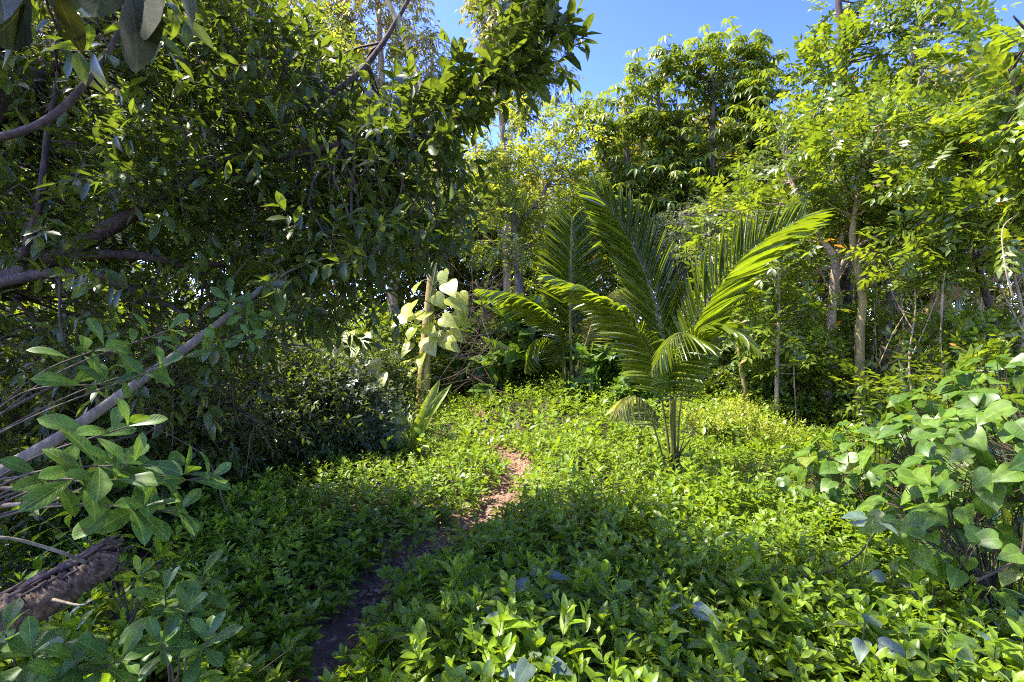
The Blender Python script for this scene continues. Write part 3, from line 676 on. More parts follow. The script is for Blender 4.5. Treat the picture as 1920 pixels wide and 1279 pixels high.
S_UND = 'shrubs in the undergrowth'
sA = shrub('leafy_shrub', 'dense green shrub between the vine covered trunk and the far palm', 1.0, 1.7, 90, 'shrub', gpt(960, 13.0), S_UND)
for px, Y, sc, rz, lab in [
    (1010, 12.2, .62, 1.0, 'low dark shrub at the foot of the far palm on its left side'),
    (720, 12.5, 1.25, 2.0, 'shaded shrub filling the gap behind the vine covered trunk'),
    (560, 9.5, 1.2, 3.1, 'shrub in deep shade behind the grey-leaved bush'),
    (420, 7.8, 1.15, .5, 'shaded shrub behind the twig thicket left of the grey-leaved bush'),
    (230, 6.6, 1.2, 4.0, 'shaded shrub deep behind the leaning grey stem'),
    (40, 5.6, 1.25, 5.2, 'shaded shrub at the left edge behind the thick twisted limbs'),
    (1160, 12.5, 1.0, 2.6, 'shrub behind the two palms, in the gap between their fronds'),
    (1340, 11.5, 1.1, 1.6, 'shrub behind the right-hand fronds of the near palm'),
    (1480, 12.0, 1.2, .3, 'dark shrub behind the thin pale sapling'),
    (1700, 11.0, 1.2, 3.6, 'shrub behind the third straight trunk, under the leaning trunk'),
    (1850, 9.5, 1.1, 4.4, 'shrub in the shade at the right edge behind the heart-leaved bush'),
    (330, 9.0, 1.5, 2.2, 'tall shaded shrub far behind the twig thicket'),
    (130, 7.6, 1.5, 1.2, 'tall shaded shrub behind the thick limbs near the left edge'),
    (650, 11.0, 1.3, .2, 'shaded shrub behind the young climber'),
    (-30, 7.4, 1.5, 3.2, 'tall shaded shrub half outside the left edge'),
    (870, 14.5, 1.35, .9, 'tall shrub in the shade at the end of the path')]:
    clone(sA, gpt(px, Y), rz, sc, lab, S_UND)
S_FE = 'feather-leaved shrubs'
sB = shrub('feathery_shrub', 'feather-leaved shrub low between the straight pale trunks', 1.0, 1.8, 34, 'feather', gpt(1585, 9.8), S_FE)
for px, Y, sc, rz, lab in [
    (1500, 9.4, .85, 1.2, 'feather-leaved shrub just right of the thin pale sapling'),
    (1690, 8.2, .95, 2.2, 'feather-leaved shrub right of the third straight trunk'),
    (1790, 7.0, .95, 3.3, 'yellowing feather-leaved shrub behind the heart-leaved bush'),
    (1915, 6.4, .8, 4.4, 'feather-leaved shrub at the right edge above the heart-leaved bush'),
    (1400, 10.2, .9, 5.1, 'feather-leaved shrub behind the near palm on its right'),
    (1190, 10.8, .7, 2.9, 'low feather-leaved shrub between the far palm and the near palm'),
    (1810, 9.8, 1.0, .6, 'upright feather-leaved shrub under the leaning trunk at the right')]:
    clone(sB, gpt(px, Y), rz, sc, lab, S_FE)
shrub('grey_shrub', 'fine grey-green shrub spilling over the ground under the dark tree', .6, 1.05, 170, 'grey', gpt(630, 6.4), None, rad=.34)
shrub('grey_shrub', 'sparse grey-green bush left of the finer one, in front of the thicket', .6, 1.1, 45, 'grey', gpt(470, 5.6), None)
S_DK = 'dark drooping shrubs under the spreading tree'
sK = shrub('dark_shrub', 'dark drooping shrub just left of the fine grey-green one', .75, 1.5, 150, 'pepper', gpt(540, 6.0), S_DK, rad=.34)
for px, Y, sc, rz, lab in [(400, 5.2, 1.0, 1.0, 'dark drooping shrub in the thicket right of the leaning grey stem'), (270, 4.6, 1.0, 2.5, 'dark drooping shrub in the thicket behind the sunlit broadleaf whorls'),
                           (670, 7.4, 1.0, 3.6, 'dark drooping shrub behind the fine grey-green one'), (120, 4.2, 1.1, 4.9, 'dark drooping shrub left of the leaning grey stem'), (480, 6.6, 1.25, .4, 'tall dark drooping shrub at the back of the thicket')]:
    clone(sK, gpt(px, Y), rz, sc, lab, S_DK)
fS = 'light green herbs right of the near palm'
sC = shrub('herb_clump', 'bright clump of small-leaved herbs just right of the near palm', .55, .5, 24, 'fine', gpt(1355, 7.6), fS, rad=.14, br=.004, bark='greenstem', stems=16)
for px, Y, sc, rz, lab in [(1445, 7.3, .75, 1.1, 'bright herb clump left of the heart-leaved bush'), (1405, 8.8, .8, 2.4, 'bright herb clump farther back, under the thin sapling')]:
    clone(sC, gpt(px, Y), rz, sc, lab, fS)
S_BR = 'broad-leaved plants'
sD = shrub('broadleaf_bush', 'broad-leaved green bush at the right foot of the far palm', .7, 1.1, 34, 'broad', gpt(1140, 10.2), S_BR, br=.006, bark='greenstem')
for px, Y, sc, rz, lab in [(1185, 9.4, .6, 2.0, 'low broad-leaved plant nearer than the bush beside the far palm'), (670, 8.8, .95, 3.0, 'yellow-green broad-leaved bush left of the vine covered trunk'),
                           (1420, 9.6, .7, 5.0, 'broad-leaved plant behind the herb clumps'), (960, 12.6, 1.9, 1.0, 'pale broad-leaved vine mound in the middle behind the path')]:
    clone(sD, gpt(px, Y), rz, sc, lab, S_BR)

# heart-leaved bush on the right
def heart_bush(label, base, ells, n, Lr, tm):
    b = np.array(base, float); root = thing('heart_leaf_bush', label, 'bush', b); g = Geo(); gb = Geo()
    P, c, d = sample_ell(ells, n, .9); P[:, 2] = np.maximum(P[:, 2], gz(P[:, 0], P[:, 1]) + .12)
    L = rng.uniform(*Lr, n) * (1 - .25 * rng.random(n))
    az = rng.uniform(0, 6.28, n); D = np.stack([np.cos(az) * .6, np.sin(az) * .6, rng.uniform(-.75, -.15, n)], 1) + d * .35 + np.array([-.1, -.15, 0])
    N = UP * .75 + d * .75 + np.array([-.22, -.22, 0]) + rng.normal(0, .25, (n, 3))
    g.leaves(P, D, N, L, L * rng.uniform(.76, .92, n), tm, bend=rng.normal(.2, .12, n))
    back = P - unit(D) * .02 - UP * .08 - d * .2
    g.prisms(back, P, .0024, .0018, mi=1)
    root_pt = b + UP * .02
    back = P - unit(D) * .02 - UP * .10 - d * .16
    g.prisms(back, P, .0028, .002, mi=1)
    for i in range(0, n, 11):
        gb.tube([root_pt + rng.normal(0, .1, 3) * np.array([1, 1, 0]), (root_pt + back[i]) / 2 + UP * .12 + rng.normal(0, .06, 3), back[i]], .007, .0025, sides=5, n=10, bump=.03)
    gb.build('stem', M['twig'], root, b); g.build('foliage', [M['heart'], M['twig']], root, b)
heart_bush('sunlit bush of big heart-shaped leaves at the right edge', gpt(1850, 2.75), [E(1900, 890, 2.6, .40, .45, .36), E(1790, 940, 2.9, .42, .4, .26), E(1960, 830, 2.4, .3, .35, .26), E(1860, 1000, 2.5, .5, .4, .16)], 330, (.09, .175), HEART)
heart_bush('lower part-shaded bush of heart-shaped leaves left of the big sunlit one', gpt(1640, 4.1), [E(1640, 880, 4.1, .55, .5, .36), E(1560, 900, 4.3, .42, .4, .26), E(1740, 870, 3.7, .45, .4, .36)], 340, (.11, .20), HEART)
heart_bush('heart-leaved bush behind the big sunlit one, against the feathery shrubs', gpt(1800, 4.9), [E(1800, 800, 4.9, .7, .5, .42), E(1900, 740, 4.6, .5, .5, .36)], 240, (.14, .22), HEARTLO)

# ------------------------------------------------------------------ palms
def frond(parent, pts, origin, nl, Lmax, Wl, start=.22, droop=.35, vee=.35, r=.018, mat='palm', side=None, ang=.95, hang=0.0, up0=UP, taper=.62):
    P = smooth_path(pts, 60); m = len(P); T = unit(np.gradient(P, axis=0))
    side_v = None
    seg = np.concatenate([[0], np.cumsum(np.linalg.norm(np.diff(P, axis=0), axis=1))]); seg /= seg[-1]
    g = Geo(); n = nl
    f = start + (1 - start) * (np.linspace(0, 1, n))
    pos = np.stack([np.interp(f, seg, P[:, i]) for i in range(3)], 1); tg = unit(np.stack([np.interp(f, seg, T[:, i]) for i in range(3)], 1))
    S = unit(np.cross(tg, np.asarray(up0, float)[None] if side is None else np.asarray(side, float)[None])) 
    Nn = np.cross(S, tg); Nn *= np.sign(Nn[:, 2:3] + 1e-6) if side is None else 1
    q = (f - start) / (1 - start)
    prof = np.clip(np.sin(math.pi * np.clip(q * (.80 if taper > .5 else .68) + (.16 if taper > .5 else .22), 0, 1)) ** .7, .12, 1)
    for s in (-1, 1):
        L = Lmax * prof * rng.uniform(.92, 1.06, n)
        a = ang * (1 - taper * q)
        a = a + rng.normal(0, .05, n); d = S * s * np.sin(a)[:, None] + tg * np.cos(a)[:, None] + Nn * vee * np.sin(a)[:, None] - UP * hang + rng.normal(0, .035, (n, 3))
        d = unit(d); nn = Nn - S * s * .35 + rng.normal(0, .06, (n, 3))
        bend = rng.normal(droop, .03, n)
        g.leaves(pos, d, nn, L, Wl * .62 * (.55 + .45 * prof), STRIP, tint=np.clip(rng.normal(.5, .2, n), 0, 1), bend=bend)
    fo = g.build('frond', M[mat], parent, origin)
    gr = Geo(); gr.tube(pts, r, r * .2, sides=7, n=60, bump=.01); gr.build('rachis', M['petiole'], fo, origin)
    return fo

def near_palm():
    b = gpt(1265, 6.0, .0); Y = 6.0; root = thing('young_palm', 'nearer young coconut palm with broad arching fronds right of the path', 'palm', b)
    B = lambda dx=0: b + np.array([dx, 0, .02])
    A = lambda px, py, dY=0: at(px, py, Y + dY)
    frond(root, [B(-.02), A(1256, 740), A(1243, 640, .1), A(1216, 530, .2), A(1172, 435, .25), A(1118, 368, .2)], b, 62, .74, .048, start=.40, droop=.0, vee=.10, r=.016, side=(-.22, -.66, .62), ang=.66, taper=.25)
    frond(root, [B(.02), A(1266, 760), A(1285, 660, -.1), A(1335, 560, -.2), A(1410, 472, -.25), A(1503, 412, -.3)], b, 62, .76, .052, start=.36, droop=.0, vee=.12, r=.016, side=(-.72, -.66, .78), ang=.82, taper=.25)
    frond(root, [B(-.03), A(1243, 760), A(1222, 670, -.3), A(1175, 598, -.5), A(1110, 552, -.6), A(1040, 522, -.6)], b, 58, .52, .034, start=.34, droop=.12, vee=-.05, r=.014, ang=.95, hang=.25, taper=.4)
    frond(root, [B(.0), A(1262, 760, -.1), A(1275, 660, -.5), A(1285, 628, -.8), A(1262, 632, -1.1), A(1225, 690, -1.4)], b, 50, .46, .026, start=.34, droop=.10, vee=-.1, r=.013, ang=.85, hang=.55)
    frond(root, [B(.03), A(1275, 770, -.1), A(1298, 660, -.3), A(1330, 618, -.5), A(1375, 622, -.7), A(1425, 660, -.9)], b, 50, .44, .028, start=.40, droop=.12, vee=-.1, r=.013, ang=.85, hang=.25)
    frond(root, [B(-.06), A(1235, 830, -.05), A(1215, 770, -.15), A(1190, 745, -.3), A(1160, 770, -.5)], b, 34, .42, .034, start=.45, droop=.4, vee=-.1, r=.014, mat='palmdry', ang=.9, hang=.4)
    g = Geo()
    for i in range(9):
        a = i * .7; o = np.array([math.cos(a) * .05, math.sin(a) * .05, 0])
        g.tube([b + o * 1.2 - UP * .03, b + o + UP * .3, b + o * .9 + UP * rng.uniform(.4, .7) + np.array([rng.normal(0, .06), 0, 0])], .015, .005, sides=6, n=10, bump=.1, mi=0 if i % 3 else 1)
    g.build('sheath', [M['fibre'], M['petiole']], root, b)
near_palm()

def far_palm():
    Y = 10.4; b = gpt(1070, Y, .0); root = thing('young_palm', 'farther young coconut palm with one upright frond at the back of the clearing', 'palm', b)
    A = lambda px, py, dY=0: at(px, py, Y + dY); B = lambda dx=0: b + np.array([dx, 0, .02])
    frond(root, [B(.02), A(1070, 640), A(1070, 560), A(1071, 490, .1), A(1072, 412, .1)], b, 70, .95, .06, start=.40, droop=.12, vee=.1, r=.035, side=(.1, -1, .3), ang=.95, taper=.3)
    frond(root, [B(-.05), A(1052, 640), A(1020, 590, -.2), A(970, 556, -.4), A(900, 543, -.5)], b, 60, .72, .045, start=.30, droop=.2, vee=-.05, r=.026, ang=1.0, hang=.3)
    frond(root, [B(.06), A(1100, 640), A(1125, 580, .2), A(1160, 545, .4), A(1215, 540, .5)], b, 60, .9, .055, start=.32, droop=.4, vee=-.05, r=.03, ang=1.1, hang=.3, mat='palmdry')
    frond(root, [B(.05), A(1092, 650, .2), A(1120, 600, .5), A(1140, 570, 1.0), A(1150, 590, 1.5)], b, 50, .8, .05, start=.35, droop=.4, vee=-.1, r=.028, ang=1.1, hang=.3)
    frond(root, [B(-.08), A(1055, 690, -.1), A(1035, 640, -.2), A(1005, 640, -.3), A(985, 690, -.4)], b, 40, .6, .045, start=.35, droop=.4, vee=-.1, r=.02, ang=1.0, hang=.5)
    g = Geo()
    for i in range(7):
        a = i * .9; o = np.array([math.cos(a) * .08, math.sin(a) * .08, 0])
        g.tube([b + o * 1.2 - UP * .03, b + o + UP * .3, b + o + UP * rng.uniform(.5, .8)], .035, .012, sides=6, n=10, bump=.1, mi=i % 2)
    g.build('sheath', [M['fibre'], M['petiole']], root, b)
far_palm()

# coconut seedlings with undivided blades
def seedling(label, b, tips, W, cat='palm'):
    root = thing('palm_seedling', label, cat, b)
    for tp in tips:
        tp = np.array(tp); mid = b * .45 + tp * .55 + UP * .12 * np.linalg.norm(tp - b)
        g = Geo(); P = smooth_path([b, mid, tp], 12)
        k = int(len(P) * .32); d = tp - P[k]; L = np.linalg.norm(d)
        for s in (-1, 1):                                    # the blade splits in two at its tip
            sd = unit(np.cross(unit(d), [0, -1, .3]))
            g.leaves(P[k][None], (unit(d) + s * sd * .10)[None], np.array([[.1, -.8, .6]]), L, W, MID, bend=np.array([.25]))
        fo = g.build('frond', M['herb'], root, b)
        gs = Geo(); gs.tube([b, P[k // 2], P[k], P[k] + d * .3], .012 * W / .12, .004, sides=6, n=10); gs.build('rachis', M['petiole'], fo, b)
b = gpt(768, 6.6, .0)
seedling('small coconut seedling with split pale blades on the left of the path', b, [at(830, 712, 6.6), at(735, 752, 6.4), at(795, 775, 6.3), at(760, 770, 6.8), at(740, 800, 6.5)], .13)
b = gpt(913, 10.5, .1)
seedling('tiny palm seedling beside the far end of the path', b, [at(918, 728, 10.5), at(903, 738, 10.4), at(926, 742, 10.4)], .10)

# ------------------------------------------------------------------ trunk with climbing vine
def vine_tree():
    Y = 10.0; b = gpt(790, Y)
    tree('tall_tree', 'tall tree with a yellowish sunlit trunk wrapped in a large-leaved climber', 'tree',
         [([b - UP * .05, at(796, 680, Y), at(803, 600, Y), at(812, 500, Y), at(818, 400, Y + .2), at(815, 280, Y + .6), at(775, 120, Y + 1.2), at(700, -60, Y + 2)], .13, .05)],
         [E(690, -190, Y + 2, 1.3, 1.0, .9), E(600, -120, Y + 2.4, .8, .7, .6)], 40, 'feather', 'bark_yel')
    b2 = b + np.array([.05, -.22, 0]); root = thing('climbing_vine', 'climbing vine with huge pale yellow-green heart leaves on the yellowish trunk', 'vine', b2)
    g = Geo(); st = [b2, at(792, 700, Y - .2), at(805, 640, Y - .22), at(806, 570, Y - .22), at(822, 480, Y - .18), at(830, 420, Y - .15)]
    sk = g.tube(st, .03, .015, sides=7, n=40)
    spec = [(767, 583, .52), (818, 565, .42), (848, 575, .55), (772, 628, .40), (832, 608, .42), (850, 630, .40), (766, 655, .36), (803, 650, .62), (818, 640, .4), (757, 690, .44), (795, 625, .4), (845, 545, .5), (836, 520, .42), (785, 540, .36), (872, 560, .4), (770, 605, .5), (790, 675, .42), (836, 650, .46), (858, 600, .5), (800, 600, .5), (778, 700, .34)]
    lv = []
    for px, py, L in spec:
        px = 803 + (px - 803) * .85; L *= .95; p = at(px, py - L * 30, Y - .45 + rng.uniform(-.2, .2)); q = sk[np.linalg.norm(sk - p, axis=1).argmin()]
        g.tube([q, (p + q) / 2 + UP * .08, p], .010, .006, sides=5, n=8); lv.append((p, p - q, L))
    g.build('stem', M['greenstem'], root, b2)
    for p, o, L in lv:
        gl = Geo(); o = o / (np.linalg.norm(o) + 1e-6)
        gl.leaves(p[None], (o * .7 - UP * .55 + np.array([rng.normal(0, .35), -.25, 0]))[None], (np.array([-.45, -.55, .75]) + rng.normal(0, .22, 3))[None], L, L * .78, HEART, bend=np.array([.2]))
        gl.build('leaf', M['pothos'], root, b2)
vine_tree()
# second vine plant, left of it
def vine2():
    Y = 6.9; b = gpt(690, Y); root = thing('climbing_vine', 'young climber with pale green leaves left of the yellowish trunk', 'vine', b)
    g = Geo(); sk = g.tube([b, at(705, 760, Y), at(690, 680, Y), at(660, 630, Y), at(640, 600, Y)], .016, .008, sides=6, n=30); gl = Geo()
    for px, py, L in [(655, 635, .36), (680, 640, .32), (665, 665, .3), (700, 688, .34), (690, 722, .36), (672, 715, .3), (700, 735, .28), (640, 655, .3), (650, 690, .28), (715, 712, .25), (625, 625, .3)]:
        p = at(px, py - 12, Y - .25 + rng.uniform(-.2, .2)); q = sk[np.linalg.norm(sk - p, axis=1).argmin()]; g.tube([q, (p + q) / 2 + UP * .05, p], .006, .004, sides=5, n=6)
        gl.leaves(p[None], (unit(p - q) * .5 - UP * .55 + np.array([0, -.2, 0]))[None], (np.array([-.35, -.5, .8]) + rng.normal(0, .25, 3))[None], L, L * .66, HEART)
    g.build('stem', M['greenstem'], root, b); gl.build('foliage', M['pothos'], root, b)
vine2()

# ------------------------------------------------------------------ straight trunks and trees on the right
def T(*p): return [np.array(q) for q in p]
tree('pale_trunk_tree', 'straight pale trunk that forks high up with a bare white side limb', 'tree',
     [([gpt(1548, 9.0, -.05), at(1551, 690, 9), at(1558, 600, 9), at(1565, 520, 9), at(1562, 480, 9), at(1535, 440, 9.1), at(1500, 380, 9.2), at(1470, 300, 9.4)], .10, .035),
      ([at(1565, 525, 9), at(1590, 480, 8.9), at(1620, 455, 8.8), at(1668, 433, 8.7)], .055, .02),
      ([at(1563, 500, 9), at(1580, 440, 9.1), at(1592, 380, 9.2), at(1560, 250, 9.4)], .06, .02)],
     [E(1480, 330, 9.3, 1.2, 1.0, .75), E(1550, 250, 9.3, 1.1, 1.0, .8), E(1420, 400, 9.2, .8, .8, .5), E(1590, 340, 8.8, 1.0, .8, .5)], 44, 'feather', 'bark_pale')
tree('pale_trunk_tree', 'slightly wavy trunk standing second among the straight trunks, dark near the top', 'tree',
     [([gpt(1610, 8.4, -.05), at(1612, 700, 8.4), at(1612, 620, 8.4), at(1617, 560, 8.4), at(1604, 490, 8.4), at(1598, 440, 8.4), at(1606, 380, 8.5), at(1620, 250, 8.7)], .088, .035)],
     [E(1620, 300, 8.4, 1.0, .9, .6), E(1700, 330, 8.2, .9, .8, .5), E(1680, 240, 8.6, 1.0, .8, .6), E(1560, 390, 8.2, .5, .5, .25)], 36, 'feather', 'bark_yel')
tree('pale_trunk_tree', 'greyish trunk standing third, just right of the wavy trunk', 'tree',
     [([gpt(1655, 9.8, -.05), at(1658, 690, 9.8), at(1663, 600, 9.8), at(1665, 500, 9.8), at(1655, 400, 9.9), at(1665, 300, 10), at(1690, 180, 10.2), at(1720, 80, 10.3)], .105, .045),
      ([at(1660, 330, 9.9), at(1700, 240, 9.9), at(1730, 130, 10)], .06, .02), ([at(1655, 400, 9.9), at(1640, 300, 10.2), at(1625, 200, 10.3)], .06, .02)],
     [E(1725, 110, 10.2, .65, .7, 1.0), E(1720, 240, 10.0, 1.0, .9, .6), E(1790, 250, 9.8, .7, .7, .5), E(1730, 0, 10.2, .5, .5, .6)], 48, 'feather', 'bark_grey')
tree('slender_tree', 'tall slender tree with a dark stem wrapped in leaves against the sky', 'tree',
     [([gpt(1590, 11.0, -.05), at(1588, 600, 11), at(1582, 400, 11), at(1578, 250, 11), at(1580, 120, 11), at(1572, 0, 11), at(1565, -80, 11)], .13, .05)],
     [E(1575, 40, 11, .65, .6, 1.3), E(1590, 160, 11, .8, .7, .9), E(1640, 60, 11.1, .6, .5, .9), E(1560, 250, 11.1, .8, .6, .6), E(1510, 260, 11.6, .5, .5, .5)], 58, 'featherbig', 'bark_dark', rad=.2)
tree('leaning_stem', 'thick leaning trunk slanting up to the right edge behind the feathery shrubs', 'tree',
     [([gpt(1640, 8.8, -.05), at(1700, 640, 8.6), at(1760, 570, 8.4), at(1830, 500, 8.2), at(1900, 440, 8), at(1990, 380, 7.8)], .13, .06),
      ([at(1830, 500, 8.2), at(1870, 480, 8), at(1940, 470, 7.8)], .05, .03), ([at(1760, 570, 8.4), at(1850, 530, 8.2), at(1930, 510, 8.0)], .06, .03)],
     [E(1850, 330, 7.6, 1.0, .9, .5), E(1930, 300, 7.4, .8, .8, .6), E(1780, 400, 7.6, .8, .7, .35)], 38, 'feather', 'bark_yel')
tree('curved_tree', 'thin curved dark trunk near the right edge beyond the leaning trunk', 'tree',
     [([gpt(1890, 7.6, -.05), at(1882, 680, 7.6), at(1862, 600, 7.6), at(1835, 500, 7.6), at(1825, 420, 7.6), at(1815, 300, 7.7)], .07, .025)],
     [E(1820, 300, 7.2, .9, .7, .5), E(1760, 440, 7.0, .6, .5, .25), E(1870, 420, 6.8, .6, .5, .3)], 26, 'feather', 'bark_dark')
tree('overhanging_tree', 'dark-leaved bough hanging in from the top right corner', 'tree',
     [([gpt(2350, 6.2, -.05), at(2200, 500, 6.2), at(2050, 330, 6.1), at(1930, 200, 6.0), at(1890, 120, 6.0)], .11, .02), ([at(2000, 270, 6.05), at(1950, 100, 6.1), at(1900, 30, 6.1)], .03, .01), ([at(1960, 235, 6.0), at(1910, 250, 6.0), at(1875, 240, 6.0)], .02, .008)],
     [E(1905, 90, 6.0, .45, .5, .45), E(1960, 180, 6.0, .4, .4, .4), E(1900, 230, 6.0, .3, .3, .2), E(2050, 250, 6.0, .7, .6, .6)], 34, 'featherbig', 'bark_dark', outb=1.0)
tree('sapling', 'thin pale sapling standing alone between the near palm and the straight trunks', 'tree',
     [([gpt(1455, 8.6, -.05), at(1457, 700, 8.6), at(1459, 620, 8.6), at(1461, 550, 8.6), at(1458, 490, 8.6)], .04, .015)],
     [E(1458, 600, 8.6, .5, .4, .6), E(1440, 500, 8.6, .5, .4, .4), E(1490, 680, 8.6, .4, .4, .3)], 24, 'feather', 'bark_pale', br=.008)
tree('sapling', 'bent brown sapling half hidden by the right-hand fronds of the near palm', 'tree',
     [([gpt(1402, 9.2, -.05), at(1398, 740, 9.2), at(1388, 680, 9.2), at(1384, 620, 9.2), at(1380, 520, 9.2)], .05, .02)],
     [E(1385, 560, 9.3, .6, .5, .6), E(1420, 480, 9.3, .6, .5, .5)], 26, 'feather', 'bark_yel', br=.01)
tree('sapling', 'thin twisted stem behind the fork of the first straight trunk', 'tree',
     [([gpt(1520, 11, -.05), at(1530, 650, 11), at(1545, 560, 11), at(1520, 470, 11), at(1500, 420, 11)], .06, .03)],
     [E(1500, 430, 11.2, 1.0, .6, .6), E(1560, 520, 11.2, .8, .6, .6)], 40, 'feather', 'bark_dark', br=.012)

S_SP = 'thin pale saplings among the trees on the right'
sp = tree('sapling', 'thin pale crooked sapling just left of the first straight trunk', 'tree',
     [([np.array([0, 0, -.05]), np.array([.05, 0, .9]), np.array([-.04, .05, 1.9]), np.array([.10, .05, 3.0]), np.array([.05, 0, 4.2])], .034, .012),
      ([np.array([-.03, .05, 1.8]), np.array([.25, .1, 2.5]), np.array([.55, .1, 3.3])], .018, .008), ([np.array([.05, .05, 2.5]), np.array([-.25, 0, 3.1]), np.array([-.45, -.1, 3.7])], .014, .006)],
     [(np.array([.1, 0, 3.9]), np.array([.6, .5, .6])), (np.array([.5, 0, 3.3]), np.array([.4, .4, .4])), (np.array([-.4, 0, 3.6]), np.array([.4, .4, .4]))], 11, 'feather', 'bark_pale', br=.008, group=S_SP, base=(0, 0, 0))
sp.location = tuple(gpt(1512, 9.6))
for px, Y, sc, rz, lab in [(1578, 10.4, 1.0, 2.0, 'thin pale sapling between the first and second straight trunks'), (1634, 9.4, .9, 4.0, 'thin pale sapling between the second and third straight trunks'),
                           (1695, 9.2, 1.0, 1.2, 'thin pale sapling right of the third straight trunk'), (1742, 8.6, .9, 5.3, 'thin pale sapling in front of the lower part of the leaning trunk'),
                           (1785, 9.0, 1.05, 3.0, 'thin pale sapling under the middle of the leaning trunk'), (1845, 8.0, .9, .4, 'thin pale sapling left of the curved dark trunk'),
                           (1910, 7.6, .95, 2.6, 'thin pale sapling at the right edge beside the curved dark trunk'), (1425, 10.4, .9, 3.7, 'thin pale sapling left of the lone one, behind the near palm'),
                           (1325, 10.8, .85, 5.8, 'thin pale sapling behind the right-hand fronds of the near palm')]:
    clone(sp, gpt(px, Y), rz, sc, lab, S_SP)
for px, Y, sc, rz, lab in [(1492, 8.6, .45, 1.0, 'short leafy sapling right beside the lone thin sapling'), (1582, 9.2, .45, 2.2, 'short leafy sapling between the feet of the first two straight trunks'),
                           (1640, 8.8, .5, 3.9, 'short leafy sapling just right of the wavy second trunk'), (1705, 7.8, .66, 5.0, 'short leafy sapling before the foot of the leaning trunk'),
                           (1770, 7.4, .68, .7, 'short leafy sapling between the leaning trunk and the heart-leaved bush')]:
    clone(sp, gpt(px, Y), rz, sc, lab, S_SP)
tangle('twig_thicket', 'tangle of tan bare branches under the leaning trunk at the right', [(1690, 1960, 470, 720, 7.6, 10.0)], 120, .011, 'bark_yel', gpt(1820, 8.8), .8)
tangle('twig_thicket', 'crossing pale branches at the fork height of the straight trunks', [(1440, 1720, 360, 560, 8.8, 11)], 70, .013, 'bark_pale', gpt(1590, 10.4), .8)

# umbrella trees against the sky
tree('umbrella_tree', 'umbrella tree with drooping whorled leaves, tallest left of the centre sky gap on the right', 'tree',
     [([gpt(1190, 15.5, -.05), at(1185, 560, 15.5), at(1182, 420, 15.5), at(1176, 300, 15.5), at(1172, 200, 15.5)], .18, .06), ([at(1180, 380, 15.5), at(1240, 310, 15.5), at(1235, 200, 15.5), at(1233, 150, 15.5)], .08, .04), ([at(1182, 400, 15.5), at(1140, 300, 15.5), at(1110, 245, 15.5)], .08, .03)],
     [E(1170, 190, 15.5, .9, .8, .5), E(1235, 140, 15.5, 1.0, .8, .5), E(1110, 240, 15.5, .9, .8, .5), E(1200, 290, 15.3, 1.3, 1.0, .9), E(1150, 400, 15.0, 1.2, 1, .8), E(1240, 400, 15.2, 1.0, 1, .8)], 150, 'umbrella', 'bark_grey', rad=.55, br=.015)
tree('umbrella_tree', 'umbrella tree with darker glossy leaves in the middle of the skyline', 'tree',
     [([gpt(1350, 15, -.05), at(1345, 560, 15), at(1340, 400, 15), at(1335, 280, 15), at(1340, 180, 15)], .18, .06), ([at(1340, 380, 15), at(1400, 290, 15), at(1415, 190, 15)], .08, .03), ([at(1341, 360, 15), at(1290, 280, 15), at(1270, 200, 15)], .08, .03)],
     [E(1355, 130, 15, .9, .8, .6), E(1290, 160, 15, .8, .8, .6), E(1410, 150, 15, .8, .8, .6), E(1340, 270, 15, 1.7, 1.0, .9), E(1330, 380, 14.6, 1.5, 1.0, .8)], 165, 'umbrella', 'bark_grey', rad=.55, br=.015)
tree('umbrella_tree', 'umbrella tree showing orange leaves behind the tall slender tree', 'tree',
     [([gpt(1440, 14, -.05), at(1438, 560, 14), at(1428, 400, 14), at(1425, 300, 14), at(1430, 200, 14)], .13, .04)],
     [E(1440, 190, 14, .6, .6, .5), E(1430, 290, 14, 1.0, .8, .8), E(1480, 330, 14, .8, .7, .8)], 60, 'umbrella', 'bark_dark', rad=.25)
tree('yellow_leaved_tree', 'yellow-green drooping tree lit by the sun in the centre above the clearing', 'tree',
     [([gpt(985, 14, -.05), at(975, 560, 14), at(965, 430, 14), at(950, 330, 14), at(940, 240, 14)], .17, .05), ([at(965, 430, 14), at(1020, 360, 14), at(1050, 280, 14)], .07, .03), ([at(960, 400, 14), at(900, 330, 14), at(890, 250, 14)], .07, .03)],
     [E(940, 265, 14, 1.3, 1.0, .8), E(1040, 280, 14, 1.1, .9, .75), E(990, 350, 13.8, 1.7, 1.0, .9), E(890, 340, 13.8, .9, .8, .9), E(960, 440, 13.6, 1.2, .9, .6)], 120, 'yellow', 'bark_grey', rad=.3)
tree('dark_tree', 'dark small-leaved tree behind the top of the far palm frond', 'tree',
     [([gpt(1085, 16, -.05), at(1085, 560, 16), at(1090, 450, 16), at(1095, 360, 16)], .14, .05)],
     [E(1040, 420, 16, 1.4, 1.0, 1.0), E(1110, 400, 16, 1.2, 1, .7), E(1060, 520, 15.6, 1.8, 1, 1.0)], 120, 'shrub', 'bark_dark', rad=.35)
tree('grey_tree', 'silvery small-leaved tree behind the near palm between its two tall fronds', 'tree',
     [([gpt(1290, 13, -.05), at(1288, 560, 13), at(1280, 450, 13), at(1275, 400, 13)], .1, .04)],
     [E(1285, 450, 13, .9, .8, .8), E(1350, 420, 13, .8, .7, .6), E(1230, 480, 13, .7, .6, .7)], 110, 'grey', 'bark_grey', rad=.3, per=8)

